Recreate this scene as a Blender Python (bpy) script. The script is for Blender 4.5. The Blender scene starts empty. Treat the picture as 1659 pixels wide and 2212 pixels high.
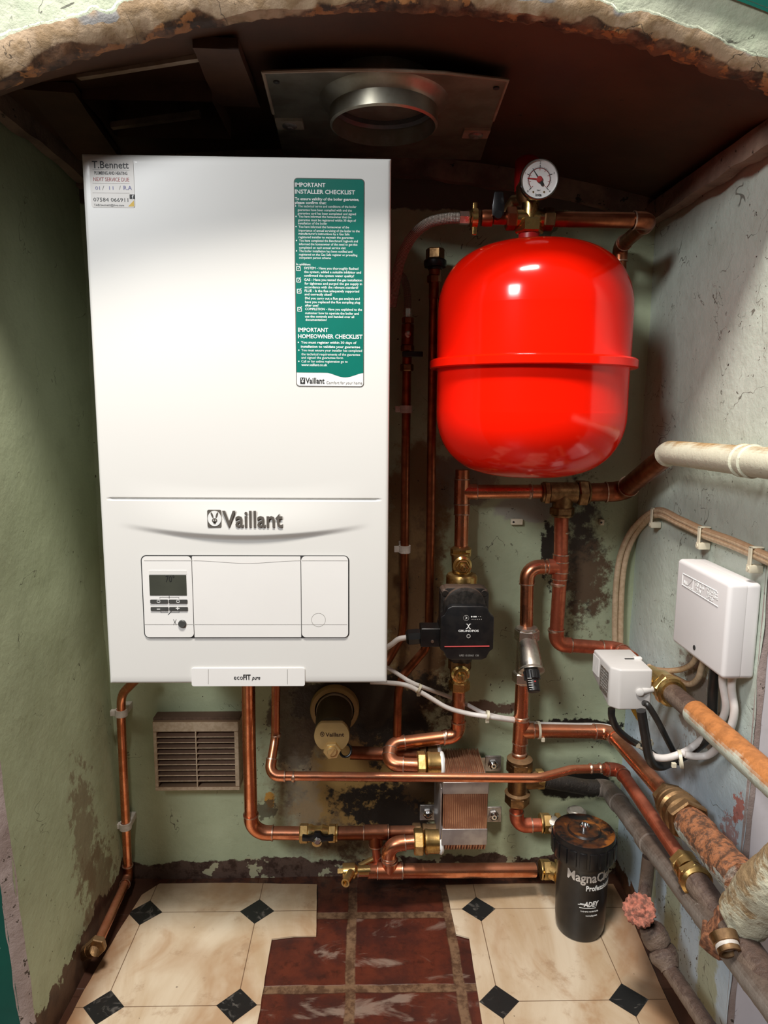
import bpy, bmesh, math, random
from mathutils import Vector as V, Matrix, noise
random.seed(5)
C = bpy.context.scene.collection
sc = bpy.context.scene
# ------------------------------------------------------------------ camera
CXp, CYp, FPX = 829.5, 1106.0, 1513.98
PIT, YAW, ROL = .15015, .025307, .00723
H0 = .927                                   # eye height above the floor
fwd = V((math.sin(YAW)*math.cos(PIT), math.cos(YAW)*math.cos(PIT), -math.sin(PIT)))
r0 = V((math.cos(YAW), -math.sin(YAW), 0)); u0 = r0.cross(fwd)
rgt = math.cos(ROL)*r0 + math.sin(ROL)*u0; upv = -math.sin(ROL)*r0 + math.cos(ROL)*u0
cam_data = bpy.data.cameras.new('camera'); cam = bpy.data.objects.new('camera', cam_data); C.objects.link(cam)
cam_data.sensor_fit = 'VERTICAL'; cam_data.sensor_height = 24; cam_data.lens = FPX/2212*24
cam_data.clip_start = .02
M = Matrix((rgt, upv, -fwd)).transposed().to_4x4(); M.translation = (0, 0, H0); cam.matrix_world = M
sc.camera = cam
# ------------------------------------------------------------------ light
world = bpy.data.worlds.new('world'); sc.world = world; world.use_nodes = True
wn = world.node_tree.nodes; wl = world.node_tree.links
bg = wn['Background']; bg.inputs['Strength'].default_value = .10
wtc = wn.new('ShaderNodeTexCoord'); wsp = wn.new('ShaderNodeSeparateXYZ'); wr = wn.new('ShaderNodeValToRGB')
wl.new(wtc.outputs['Generated'], wsp.inputs[0]); wl.new(wsp.outputs['Z'], wr.inputs[0]); wl.new(wr.outputs[0], bg.inputs[0])
wr.color_ramp.elements[0].color = (.30, .22, .16, 1); wr.color_ramp.elements[1].color = (1.0, .95, .88, 1)
wr.color_ramp.elements[0].position = .0; wr.color_ramp.elements[1].position = .7
def area(name, loc, target, sx, sy, power, col):
    l = bpy.data.lights.new(name, 'AREA'); l.shape = 'RECTANGLE'; l.size = sx; l.size_y = sy; l.energy = power; l.color = col
    o = bpy.data.objects.new(name, l); C.objects.link(o); o.location = loc
    o.rotation_euler = (V(target)-V(loc)).to_track_quat('-Z', 'Y').to_euler(); return o
area('ceiling_light', (-.08, .27, 2.25), (.05, 1.0, .3), .40, .24, 40, (1, .95, .88))
area('window_light', (-1.05, -.75, 1.92), (.10, 1.1, .15), .45, .40, 31, (.95, .98, 1))
sc.view_settings.view_transform = 'Standard'; sc.view_settings.look = 'None'
sc.view_settings.gamma = 1; sc.view_settings.use_curve_mapping = False
sc.view_settings.exposure = .10
# ------------------------------------------------------------------ picture rays -> points in the room
def ray(x, y): return fwd + rgt*((x-CXp)/FPX) - upv*((y-CYp)/FPX)
EYE = V((0, 0, H0))
def PY(x, y, Y): d = ray(x, y); return EYE + d*(Y/d.y)
def PX(x, y, X): d = ray(x, y); return EYE + d*(X/d.x)
def PZ(x, y, Z): d = ray(x, y); return EYE + d*((Z-H0)/d.z)
def rr(w, p): return w/2/FPX*((p-EYE).dot(fwd))        # radius of something w wide at point p
WY, XL, XR = 1.27, -.487, .50
# ------------------------------------------------------------------ materials
def nd(nt, t, **k):
    n = nt.nodes.new(t)
    for a, b in k.items(): setattr(n, a, b)
    return n
def lk(nt, a, b): nt.links.new(a, b)
def c4(c): return (c[0], c[1], c[2], 1)
def srgb(r, g, b):
    f = lambda v: (v/255/12.92) if v/255 <= .04045 else ((v/255+.055)/1.055)**2.4
    return (f(r), f(g), f(b))
class Mt:
    def __init__(s, name):
        s.m = bpy.data.materials.new(name); s.m.use_nodes = True; s.nt = s.m.node_tree
        s.b = s.nt.nodes['Principled BSDF']; g = nd(s.nt, 'ShaderNodeNewGeometry'); s.pos = g.outputs['Position']; s.nrm = g.outputs['True Normal']
    def noise(s, scale, detail=4, rough=.55, vec=None, dist=0, stretch=None, out='Fac'):
        n = nd(s.nt, 'ShaderNodeTexNoise'); n.inputs['Scale'].default_value = scale; n.inputs['Detail'].default_value = detail
        n.inputs['Roughness'].default_value = rough; n.inputs['Distortion'].default_value = dist
        v = vec or s.pos
        if stretch:
            mp = nd(s.nt, 'ShaderNodeMapping'); mp.inputs['Scale'].default_value = stretch; lk(s.nt, v, mp.inputs[0]); v = mp.outputs[0]
        lk(s.nt, v, n.inputs['Vector']); return n.outputs[out]
    def ramp(s, f, a, b, va=0, vb=1):
        n = nd(s.nt, 'ShaderNodeMapRange'); n.inputs['From Min'].default_value = a; n.inputs['From Max'].default_value = b
        n.inputs['To Min'].default_value = va; n.inputs['To Max'].default_value = vb; n.interpolation_type = 'SMOOTHSTEP' if a < b else 'LINEAR'
        lk(s.nt, f, n.inputs['Value']); return n.outputs[0]
    def math(s, op, a, b=None, c=None):
        n = nd(s.nt, 'ShaderNodeMath', operation=op)
        for i, x in enumerate((a, b, c)):
            if x is None: continue
            if isinstance(x, (int, float)): n.inputs[i].default_value = x
            else: lk(s.nt, x, n.inputs[i])
        return n.outputs[0]
    def mix(s, f, a, b):
        n = nd(s.nt, 'ShaderNodeMix', data_type='RGBA')
        for sock, x in ((n.inputs[0], f), (n.inputs[6], a), (n.inputs[7], b)):
            if isinstance(x, (int, float)): sock.default_value = x
            elif isinstance(x, tuple): sock.default_value = c4(x)
            else: lk(s.nt, x, sock)
        return n.outputs[2]
    def xyz(s, vec=None):
        n = nd(s.nt, 'ShaderNodeSeparateXYZ'); lk(s.nt, vec or s.pos, n.inputs[0]); return n.outputs
    def done(s, col, rough=.5, metal=0, bump=None, bs=.2, bd=.002, coat=0, spec=None):
        for k, x in (('Base Color', col), ('Roughness', rough), ('Metallic', metal), ('Coat Weight', coat)):
            i = s.b.inputs[k]
            if isinstance(x, tuple): i.default_value = c4(x)
            elif isinstance(x, (int, float)): i.default_value = x
            else: lk(s.nt, x, i)
        if spec is not None: s.b.inputs['Specular IOR Level'].default_value = spec
        if bump is not None:
            n = nd(s.nt, 'ShaderNodeBump'); n.inputs['Strength'].default_value = bs; n.inputs['Distance'].default_value = bd
            lk(s.nt, bump, n.inputs['Height']); lk(s.nt, n.outputs[0], s.b.inputs['Normal'])
        return s.m
def simple(name, a, b, scale=40, rough=.4, metal=0, bs=0, **k):
    t = Mt(name); n = t.noise(scale, 5); f = t.ramp(n, .35, .65)
    return t.done(t.mix(f, a, b), rough, metal, n if bs else None, bs, **k)
def dusty(name, a, b, dust, amt=.5, scale=60, rough=.3, metal=1, bs=.15, lo=.3, hi=.95):
    """metal or plastic with dust lying on the faces that look up"""
    t = Mt(name); n = t.noise(scale, 5, .6); n2 = t.noise(scale*.35, 3)
    col = t.mix(t.ramp(n, .35, .65), a, b)
    z = t.xyz(t.nrm)['Z']; d = t.math('MULTIPLY', t.ramp(t.math('ADD', z, t.math('MULTIPLY', n2, .4)), lo+.2, hi+.3), amt)
    col = t.mix(d, col, dust)
    r = t.math('ADD', t.math('MULTIPLY', d, .5), t.ramp(n, .3, .7, rough*.8, rough*1.25))
    me = t.math('SUBTRACT', metal, t.math('MULTIPLY', d, .9*metal)) if metal else 0
    return t.done(col, r, me, n, bs)
m = {}
m['copper'] = dusty('copper_tube', (.78, .32, .18), (.62, .21, .10), (.24, .12, .07), .35, 45, .27, bs=.03)
m['copper_dark'] = dusty('tarnished_copper', (.40, .13, .06), (.24, .075, .035), (.18, .10, .06), .5, 50, .35, bs=.05)
m['copper_red'] = dusty('reddened_copper', (.62, .17, .09), (.45, .11, .055), (.35, .12, .07), .6, 70, .38, metal=.85)
m['solder'] = simple('solder', (.62, .46, .37), (.50, .26, .16), 200, .38, .9)
m['brass'] = dusty('brass', (.68, .45, .17), (.50, .32, .11), (.22, .15, .08), .35, 90, .28)
m['brass_dull'] = dusty('dull_brass', (.34, .20, .09), (.20, .11, .05), (.16, .10, .05), .6, 90, .4)
m['brass_bright'] = dusty('bright_brass', (.85, .62, .26), (.70, .46, .16), (.4, .3, .15), .2, 60, .22)
m['brass_pale'] = simple('satin_brass', (.85, .62, .28), (.75, .52, .22), 60, .42, .7)
m['nickel'] = dusty('nickel', (.72, .68, .60), (.55, .50, .42), (.3, .25, .2), .3, 90, .3)
m['steel'] = simple('zinc_steel', (.62, .60, .58), (.42, .40, .38), 120, .38, .9, .05)
m['steel_plate'] = simple('plate_steel', (.46, .42, .40), (.36, .32, .31), 50, .42, .75, .05)
m['galv'] = simple('galvanised_ceiling_plate', (.33, .31, .25), (.24, .22, .17), 30, .38, .7, .05)
m['white'] = simple('boiler_enamel', (.73, .715, .68), (.72, .705, .67), 3, .36, 0, 0, coat=.06)
m['white_plastic'] = simple('white_plastic', (.82, .80, .77), (.80, .78, .75), 8, .33)
m['box_white'] = simple('box_white_plastic', (.80, .775, .77), (.78, .755, .75), 10, .42)
m['grey_plastic'] = simple('actuator_plastic', (.62, .60, .58), (.58, .56, .54), 12, .4)
m['clip'] = simple('clip_plastic', (.62, .57, .52), (.50, .45, .40), 120, .5)
m['black'] = simple('black_plastic', (.006, .006, .007), (.011, .010, .010), 80, .34, 0, .03)
m['black_dusty'] = dusty('dusty_black_plastic', (.012, .011, .010), (.022, .018, .015), (.16, .10, .07), .55, 120, .38, metal=0, bs=.3, lo=.1, hi=.8)
m['gap'] = simple('dark_gap', (.03, .03, .03), (.02, .02, .02), 20, .6)
m['dgrey'] = simple('dark_grey_plastic', (.055, .055, .052), (.07, .07, .066), 60, .4)
m['logo'] = simple('logo_grey', (.10, .088, .075), (.12, .105, .09), 60, .4)
m['ink'] = simple('black_ink', (.012, .012, .012), (.02, .02, .02), 60, .5)
m['ink_brown'] = simple('brown_ink', (.05, .02, .01), (.06, .03, .015), 60, .5)
m['ink_red'] = simple('red_ink', (.42, .03, .03), (.36, .025, .025), 60, .5)
m['ink_blue'] = simple('blue_pen', (.13, .13, .33), (.2, .2, .4), 60, .5)
m['ink_white'] = simple('white_ink', (.82, .82, .80), (.76, .76, .74), 60, .5)
m['ink_grey'] = simple('grey_ink', (.28, .27, .25), (.32, .3, .28), 60, .5)
m['green_sticker'] = simple('green_sticker', (.002, .165, .125), (.003, .15, .112), 10, .3)
m['sticker'] = simple('pale_sticker', (.70, .66, .61), (.66, .62, .57), 14, .4)
m['yellow'] = simple('yellow_mark', (.75, .48, .03), (.6, .36, .02), 60, .5)
m['lcd'] = simple('lcd_screen', (.055, .057, .045), (.065, .068, .052), 20, .2)
m['red'] = simple('red_enamel', (1.0, .010, .001), (.97, .009, .001), 4, .14, 0, 0, coat=.05)
m['red_dark'] = simple('red_cap', (.42, .012, .012), (.36, .01, .01), 30, .4)
m['glass_dial'] = simple('dial_face', (.74, .71, .68), (.70, .67, .64), 40, .35)
m['chrome'] = simple('chrome', (.75, .75, .75), (.6, .6, .6), 50, .15, 1)
m['tan_plastic'] = dusty('tan_plastic', (.44, .29, .115), (.38, .25, .10), (.2, .12, .05), .3, 30, .42, metal=0, bs=.03)
m['brown_plastic'] = simple('brown_plastic', (.045, .03, .013), (.06, .04, .018), 25, .5)
m['cable_white'] = simple('white_cable', (.80, .75, .72), (.72, .67, .63), 60, .4)
m['cable_black'] = simple('black_cable', (.010, .010, .010), (.02, .018, .016), 60, .38)
m['cable_beige'] = dusty('old_beige_cable', (.62, .46, .30), (.50, .36, .22), (.25, .13, .06), .8, 140, .55, metal=0, bs=.5, lo=.0, hi=.6)
m['tie'] = simple('cable_tie', (.72, .66, .50), (.66, .60, .45), 90, .4)
m['rust'] = simple('rust', (.30, .12, .055), (.10, .04, .02), 160, .9, 0, .8)
m['grille'] = dusty('dirty_grille', (.50, .39, .28), (.40, .30, .20), (.20, .115, .065), .95, 150, .6, metal=0, bs=.3, lo=-.1, hi=.4)
m['grille_slat'] = dusty('grille_slat', (.13, .075, .05), (.09, .05, .032), (.12, .066, .042), .9, 150, .7, metal=0, bs=.3)
# braided hose : woven bump along its uv
t = Mt('braided_steel'); uv = nd(t.nt, 'ShaderNodeUVMap'); x = t.xyz(uv.outputs[0])
a = t.math('SINE', t.math('MULTIPLY', t.math('ADD', x['X'], x['Y']), 75.4)); b = t.math('SINE', t.math('MULTIPLY', t.math('SUBTRACT', x['X'], x['Y']), 75.4))
wv = t.math('MULTIPLY', a, b); m['braid'] = t.done(t.mix(t.ramp(wv, -.5, .5), (.10, .08, .06), (.50, .43, .36)), .45, .5, wv, .6, .001)
# finned copper (plate exchanger): fine vertical leaves seen from the front
t = Mt('brazed_copper'); x = t.xyz(); w = t.math('SINE', t.math('MULTIPLY', x['X'], 1900)); n = t.noise(30, 3)
m['fins'] = t.done(t.mix(t.ramp(n, .4, .6), t.mix(t.ramp(w, -1, 1), (.36, .16, .09), (.78, .44, .27)), (.42, .20, .12)), .36, .75, w, .4, .0008)
# walls
def stain(t, col, cx, cz, rx, rz, c, edge=.35, amp=.9, sc_=9, st=1., ax='X'):
    edge *= .45; amp *= 1.7; sc_ *= 1.6
    x = t.xyz(); dx = t.math('DIVIDE', t.math('SUBTRACT', x[ax], cx), rx); dz = t.math('DIVIDE', t.math('SUBTRACT', x['Z'], cz), rz)
    d = t.math('SQRT', t.math('ADD', t.math('MULTIPLY', dx, dx), t.math('MULTIPLY', dz, dz)))
    d = t.math('ADD', d, t.math('MULTIPLY', t.math('SUBTRACT', t.noise(sc_, 7, .68), .5), amp*2))
    return t.mix(t.math('MULTIPLY', t.ramp(t.math('SUBTRACT', 1.0, d), -edge*.3, edge), st), col, c)
def speck(t, col, scale, lo, c, st=1., stretch=None, zone=None):
    n = t.noise(scale, 3, .7, stretch=stretch); z = t.noise(zone or 3.1, 2)
    f = t.ramp(t.math('ADD', n, t.math('MULTIPLY', t.math('SUBTRACT', z, .5), .35)), lo, lo+.03)
    return t.mix(t.math('MULTIPLY', f, st), col, c)
def crack(t, col, scale, c, w=.006, st=.8, zl=.55):
    n = t.noise(scale, 4, .55, dist=.6); d = t.math('ABSOLUTE', t.math('SUBTRACT', n, .5)); z = t.noise(scale*1.7, 2)
    w *= .55; f = t.math('MULTIPLY', t.ramp(t.math('SUBTRACT', w, d), 0, w*.6), t.ramp(z, zl+.02, zl+.09))
    return t.mix(t.math('MULTIPLY', f, st), col, c)
MINT = (.44, .495, .33); MINT2 = (.37, .42, .27)
def wallbase(name, A, B, sc=6):
    t = Mt(name); n = t.noise(sc, 6, .6); col = t.mix(t.ramp(n, .35, .65), A, B)
    n2 = t.noise(22, 6, .65); col = t.mix(t.math('MULTIPLY', t.ramp(n2, .5, .7), .35), col, (A[0]*.72, A[1]*.70, A[2]*.66)); return t, col
def st_px(t, col, px, py, wx, wy, c, **k):
    p = PY(px, py, WY); q = PY(px+wx, py, WY); s = PY(px, py+wy, WY)
    return stain(t, col, p.x, p.z, abs(q.x-p.x), abs(s.z-p.z), c, **k)
t, col = wallbase('back_wall_paint', MINT, MINT2)
BR, DK, OC = (.085, .048, .022), (.012, .009, .006), (.30, .18, .055)
GP = (.20, .16, .13)
col = st_px(t, col, 960, 1040, 110, 60, GP, amp=.5, st=.85)
col = st_px(t, col, 1140, 1100, 70, 30, (.30, .27, .26), amp=.4, st=.7)
col = st_px(t, col, 890, 1260, 85, 330, (.21, .125, .05), amp=.5, edge=.6)
col = st_px(t, col, 905, 1330, 55, 200, (.13, .07, .03), amp=.9, edge=.8, sc_=14)
col = st_px(t, col, 770, 1660, 190, 250, (.21, .15, .075), amp=.5, edge=.9)
col = st_px(t, col, 790, 1640, 150, 200, (.10, .06, .03), amp=1.1, edge=.9, sc_=16)
col = st_px(t, col, 790, 1700, 150, 110, OC, amp=.9, edge=.8, sc_=14)
col = st_px(t, col, 640, 1560, 60, 120, (.05, .028, .014), amp=.6, st=.85)
col = st_px(t, col, 650, 1740, 40, 120, (.23, .21, .17), amp=.8, st=.45, edge=1., sc_=14)
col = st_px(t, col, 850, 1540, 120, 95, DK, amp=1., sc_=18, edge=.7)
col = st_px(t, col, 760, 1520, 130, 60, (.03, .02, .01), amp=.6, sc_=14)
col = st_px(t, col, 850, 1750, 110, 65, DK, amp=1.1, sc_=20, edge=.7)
col = st_px(t, col, 920, 1690, 50, 60, (.06, .03, .01), amp=.9, sc_=25)
col = st_px(t, col, 1252, 1195, 46, 165, (.035, .02, .012), amp=1., sc_=24, edge=1.2)
col = st_px(t, col, 1270, 1260, 55, 90, (.10, .06, .032), amp=1.2, sc_=34, edge=1.3)
col = st_px(t, col, 1190, 1190, 22, 70, (.02, .014, .009), amp=.7, sc_=26)
col = st_px(t, col, 1240, 1568, 110, 15, DK, amp=.55, sc_=40)
col = st_px(t, col, 1040, 1530, 80, 16, (.12, .07, .045), amp=.6, sc_=20)
col = st_px(t, col, 1245, 1695, 90, 34, (.008, .006, .004), amp=.3, sc_=30)
col = st_px(t, col, 1175, 440, 40, 90, (.03, .02, .01), amp=1., sc_=26, st=.7)
col = st_px(t, col, 583, 1728, 12, 20, (.46, .23, .04), amp=.8, sc_=40); col = st_px(t, col, 575, 1750, 22, 22, (.05, .035, .02), amp=1., sc_=30, st=.8)
x = t.xyz(); nz = t.noise(11, 6, .6)
pe = t.ramp(t.math('SUBTRACT', t.math('ADD', PY(400, 1882, WY).z, t.math('MULTIPLY', nz, .075)), t.math('ADD', x['Z'], .012)), 0, .003)
pl = t.mix(t.ramp(t.noise(30, 6, .7), .45, .6), (.10, .06, .045), (.035, .015, .009))
pl = t.mix(t.ramp(t.noise(16, 5, .6), .60, .62), pl, (.42, .40, .26))
col = t.mix(pe, col, pl)
up = t.ramp(t.math('SUBTRACT', x['Z'], t.math('ADD', 1.235, t.math('MULTIPLY', nz, .05))), 0, .004); col = t.mix(up, col, (.10, .07, .05))
col = speck(t, col, 130, .70, (.03, .02, .012)); col = speck(t, col, 60, .72, (.05, .03, .018), zone=7)
col = crack(t, col, 9, (.06, .05, .035))
wetr = t.ramp(t.noise(8, 4), .35, .7, .38, .62)
m['wall_back'] = t.done(col, wetr, 0, t.noise(45, 7, .7), .45, .004)
t, col = wallbase('left_wall_paint', (.42, .465, .30), (.37, .41, .255))
def sy(t, col, px, py, wy, wz, c, X, **k):
    p = PX(px, py, X); return stain(t, col, p.y, p.z, wy, wz, c, ax='Y', **k)
col = sy(t, col, 165, 1800, .05, .12, (.20, .15, .09), XL, amp=1., sc_=30, st=.8, edge=.8)
col = sy(t, col, 190, 1930, .07, .10, (.16, .11, .06), XL, amp=.9, sc_=30, st=.8, edge=.7)
x = t.xyz(); nz = t.noise(12, 6, .65)
pe = t.ramp(t.math('SUBTRACT', t.math('ADD', .0, t.math('MULTIPLY', nz, .15)), t.math('ADD', x['Z'], .015)), 0, .004)
col = t.mix(pe, col, t.mix(t.ramp(t.noise(25, 5), .4, .6), (.09, .045, .025), (.045, .02, .012)))
col = speck(t, col, 110, .71, (.05, .035, .02)); col = crack(t, col, 8, (.08, .07, .045))
m['wall_left'] = t.done(col, .5, 0, t.noise(40, 7, .65), .35, .004)
t, col = wallbase('right_wall_paint', (.55, .61, .53), (.48, .54, .46))
x = t.xyz(); cool_low = t.ramp(t.math('SUBTRACT', .62, x['Z']), 0, .35); col = t.mix(t.math('MULTIPLY', cool_low, .85), col, (.53, .66, .80))  # cool daylight on the lower wall, mixed into its colour as blue
col = sy(t, col, 1500, 1510, .06, .075, (.24, .20, .17), XR, amp=.8, sc_=18, edge=.4)
col = sy(t, col, 1590, 1745, .012, .022, (.50, .10, .05), XR, amp=1.2, sc_=60, edge=.3, st=.8); col = sy(t, col, 1570, 1800, .02, .03, (.40, .14, .10), XR, amp=1.6, sc_=60, edge=.3, st=.7)
for (a_, b_) in ((1450, 1960), (1520, 2150), (1400, 1900)): col = sy(t, col, a_, b_, .03, .14, (.38, .38, .16), XR, amp=.7, sc_=9, st=.7, edge=.6)
nz = t.noise(14, 6, .65)
pe = t.ramp(t.math('SUBTRACT', t.math('ADD', -.035, t.math('MULTIPLY', nz, .13)), x['Z']), 0, .004)
col = t.mix(pe, col, t.mix(t.ramp(t.noise(25, 5), .4, .6), (.16, .07, .035), (.055, .025, .015)))
col = speck(t, col, 110, .69, (.07, .055, .045)); col = crack(t, col, 9, (.10, .09, .07), w=.009, zl=.5); col = crack(t, col, 21, (.12, .11, .09), w=.007, zl=.52)
m['wall_right'] = t.done(col, .42, 0, t.noise(40, 7, .65), .45, .004)
t, col = wallbase('teal_gloss_paint', (.004, .075, .052), (.004, .06, .045)); col = speck(t, col, 70, .73, (.3, .35, .3)); m['teal'] = t.done(col, .3, 0, t.noise(30, 4), .1)
t, col = wallbase('lilac_white_paint', (.72, .68, .72), (.66, .62, .64)); col = crack(t, col, 9, (.3, .25, .25)); m['lilac'] = t.done(col, .5, 0, t.noise(30, 4), .15)
# arch edge, banded along its uv.y (0 = lower edge)
t = Mt('flaking_arch_paint'); uv = nd(t.nt, 'ShaderNodeUVMap'); x = t.xyz(uv.outputs[0]); n = t.noise(12, 6, .62); n3 = t.noise(38, 5, .6); n4 = t.noise(6, 3)
v = t.math('ADD', x['Y'], t.math('ADD', t.math('MULTIPLY', t.math('SUBTRACT', n, .5), .35), t.math('MULTIPLY', t.math('SUBTRACT', n4, .5), .5)))
rust = t.mix(t.ramp(n3, .4, .6), (.20, .10, .05), (.05, .025, .013)); rust = t.mix(t.ramp(t.noise(60, 4), .55, .62), rust, (.42, .18, .06))
tan = t.mix(t.ramp(n3, .45, .6), (.50, .36, .23), (.36, .24, .13)); mint = t.mix(t.ramp(n, .45, .6), (.56, .60, .45), (.48, .54, .39)); grey = (.36, .35, .34)
col = t.mix(t.ramp(v, .09, .13), rust, tan); col = t.mix(t.ramp(v, .27, .28), col, t.mix(t.ramp(n4, .52, .54), tan, grey))
col = t.mix(t.ramp(v, .37, .38), col, mint); col = t.mix(t.ramp(x['Y'], .97, .98), col, (.10, .22, .16))
col = crack(t, col, 14, (.05, .04, .03), w=.01, zl=.45)
m['arch'] = t.done(col, .6, 0, t.math('ADD', n3, t.ramp(v, .4, .42)), .6, .004)
t, col = wallbase('brown_hardboard', (.085, .034, .014), (.050, .020, .008), 9); col = speck(t, col, 50, .71, (.02, .01, .005)); m['board'] = t.done(col, .6, 0, t.noise(30, 6), .15)
t, col = wallbase('old_wood', (.10, .045, .022), (.06, .026, .013), 12); col = crack(t, col, 18, (.02, .01, .006)); m['wood'] = t.done(col, .65, 0, t.noise(40, 6, stretch=(1, .2, 1)), .3)
t, col = wallbase('dirty_batten', (.26, .17, .12), (.12, .07, .05), 14); col = speck(t, col, 60, .66, (.03, .02, .012)); m['batten'] = t.done(col, .7, 0, t.noise(50, 6, .7), .6, .004)
t, col = wallbase('pale_wood_edge', (.42, .34, .26), (.30, .22, .15), 20); m['wood_pale'] = t.done(col, .6, 0, t.noise(50, 6), .3)
t, col = wallbase('bare_plaster', (.34, .27, .25), (.24, .18, .16), 14); col = speck(t, col, 70, .66, (.05, .035, .025)); m['plaster'] = t.done(col, .7, 0, t.noise(50, 7, .7), .6, .004)
# painted and rusting pipes
def painted(name, paint, rustc, lo, hi, sc_=25, bs=.3, dk=(.10, .05, .03), dks=.3):
    t = Mt(name); n = t.noise(sc_, 6, .65); n2 = t.noise(sc_*4, 5, .7); z = t.xyz(t.nrm)['Z']
    f = t.ramp(t.math('ADD', z, t.math('MULTIPLY', t.math('SUBTRACT', n, .5), 2.2)), lo, hi)
    col = t.mix(f, paint, t.mix(t.ramp(n2, .4, .6), rustc, dk if dks > .5 else tuple(.75*c for c in rustc)))
    col = t.mix(t.math('MULTIPLY', t.ramp(n2, .62, .68), dks), col, dk); return t.done(col, .6, 0, n2, bs, .004)
m['cream_pipe'] = painted('cream_painted_pipe', (.60, .60, .46), (.42, .26, .11), .5, 1.2, 18)
m['orange_pipe'] = painted('rusted_painted_pipe', (.58, .62, .52), (.52, .20, .06), -.1, .5, 18)
m['rusty_pipe'] = painted('scaling_painted_pipe', (.50, .60, .56), (.36, .14, .06), -.5, .1, 26, .8, dks=.6)
m['valve_paint'] = painted('scaling_valve_paint', (.66, .64, .48), (.34, .23, .12), -.35, .35, 24, .8, dks=.45)
m['grey_pipe'] = painted('grey_steel_pipe', (.20, .17, .145), (.12, .085, .065), .2, 1., 14, .5, (.36, .33, .29), .45)
m['brown_pipe'] = painted('dirty_brown_pipe', (.17, .12, .09), (.10, .06, .045), .2, .8, 30, .7)
m['black_pipe'] = painted('blackened_pipe', (.025, .02, .016), (.05, .035, .025), .5, 1.2, 40, .6, (.30, .28, .22), .5)
m['rust_flake'] = simple('flaking_rust', (.52, .18, .12), (.16, .07, .05), 170, .9, 0, 1.)
# floor
t = Mt('quarry_tiles'); x = t.xyz(); n = t.noise(14, 6, .65); n2 = t.noise(50, 5, .7); wob = t.math('MULTIPLY', t.math('SUBTRACT', t.noise(20, 3), .5), .006)
def linemask(t, u, off, pitch, half):
    f = t.math('FRACT', t.math('DIVIDE', t.math('SUBTRACT', u, off), pitch)); d = t.math('ABSOLUTE', t.math('SUBTRACT', f, .5)); return t.ramp(d, .5-half/pitch-.012, .5-half/pitch+.005)
g = t.math('MAXIMUM', linemask(t, t.math('ADD', x['X'], wob), -.024, .178, .0075), linemask(t, t.math('ADD', x['Y'], wob), 1.0, .164, .0075))
tile = t.mix(t.ramp(n, .35, .65), (.115, .026, .014), (.05, .012, .008)); tile = t.mix(t.math('MULTIPLY', t.ramp(n2, .5, .7), .6), tile, (.02, .008, .006))
swp = t.noise(5, 6, .6, stretch=(1, 3.2, 1), dist=1.2); tile = t.mix(t.math('MULTIPLY', t.ramp(swp, .56, .66), .55), tile, (.36, .27, .21))
gr = t.mix(t.ramp(n2, .4, .6), (.20, .115, .065), (.09, .045, .025)); col = t.mix(g, tile, gr)
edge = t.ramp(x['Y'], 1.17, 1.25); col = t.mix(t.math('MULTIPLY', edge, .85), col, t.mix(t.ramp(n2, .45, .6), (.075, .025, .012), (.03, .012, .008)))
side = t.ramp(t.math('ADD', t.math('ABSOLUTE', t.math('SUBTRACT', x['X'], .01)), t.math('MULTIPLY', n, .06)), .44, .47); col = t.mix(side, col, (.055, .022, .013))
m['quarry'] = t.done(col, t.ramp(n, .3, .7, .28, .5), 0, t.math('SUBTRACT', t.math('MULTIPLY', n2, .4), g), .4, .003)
t = Mt('vinyl_tile_pattern'); x = t.xyz(); P_ = .205
u = t.math('FRACT', t.math('DIVIDE', t.math('ADD', x['X'], .199+P_*10.5), P_)); v = t.math('FRACT', t.math('DIVIDE', t.math('SUBTRACT', x['Y'], 1.173-P_*10.5), P_))
au = t.math('ABSOLUTE', t.math('SUBTRACT', u, .5)); av = t.math('ABSOLUTE', t.math('SUBTRACT', v, .5))
dia = t.ramp(t.math('SUBTRACT', .158, t.math('ADD', au, av)), 0, .006); lin = t.ramp(t.math('SUBTRACT', .0045, t.math('MINIMUM', au, av)), 0, .002)
n = t.noise(7, 6, .6, stretch=(1, .35, 1), dist=.8); n2 = t.noise(60, 4); n5 = t.noise(4, 5, .6, dist=1.5)
cre = t.mix(t.ramp(n, .35, .7), (.70, .58, .43), (.50, .35, .21)); cre = t.mix(t.math('MULTIPLY', t.ramp(n5, .48, .66), .75), cre, (.42, .24, .12))
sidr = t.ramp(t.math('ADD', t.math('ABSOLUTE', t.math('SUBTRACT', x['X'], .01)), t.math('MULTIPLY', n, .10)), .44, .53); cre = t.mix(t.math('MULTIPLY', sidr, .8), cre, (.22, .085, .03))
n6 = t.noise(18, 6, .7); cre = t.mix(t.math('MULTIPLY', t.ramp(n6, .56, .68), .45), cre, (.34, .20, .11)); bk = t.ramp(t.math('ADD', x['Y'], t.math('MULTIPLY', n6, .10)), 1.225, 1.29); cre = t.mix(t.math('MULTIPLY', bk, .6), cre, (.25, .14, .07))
cre = t.mix(t.ramp(t.noise(90, 3, .6), .74, .76), cre, (.05, .03, .02))
bl = t.mix(t.ramp(t.noise(25, 5, .65, dist=2.), .55, .68), (.012, .012, .012), (.10, .09, .08))
col = t.mix(dia, t.mix(t.math('MULTIPLY', lin, .85), cre, (.12, .06, .03)), bl); m['vinyl'] = t.done(col, t.ramp(n, .3, .7, .3, .5), 0, t.math('SUBTRACT', n2, lin), .12, .001)
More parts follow.
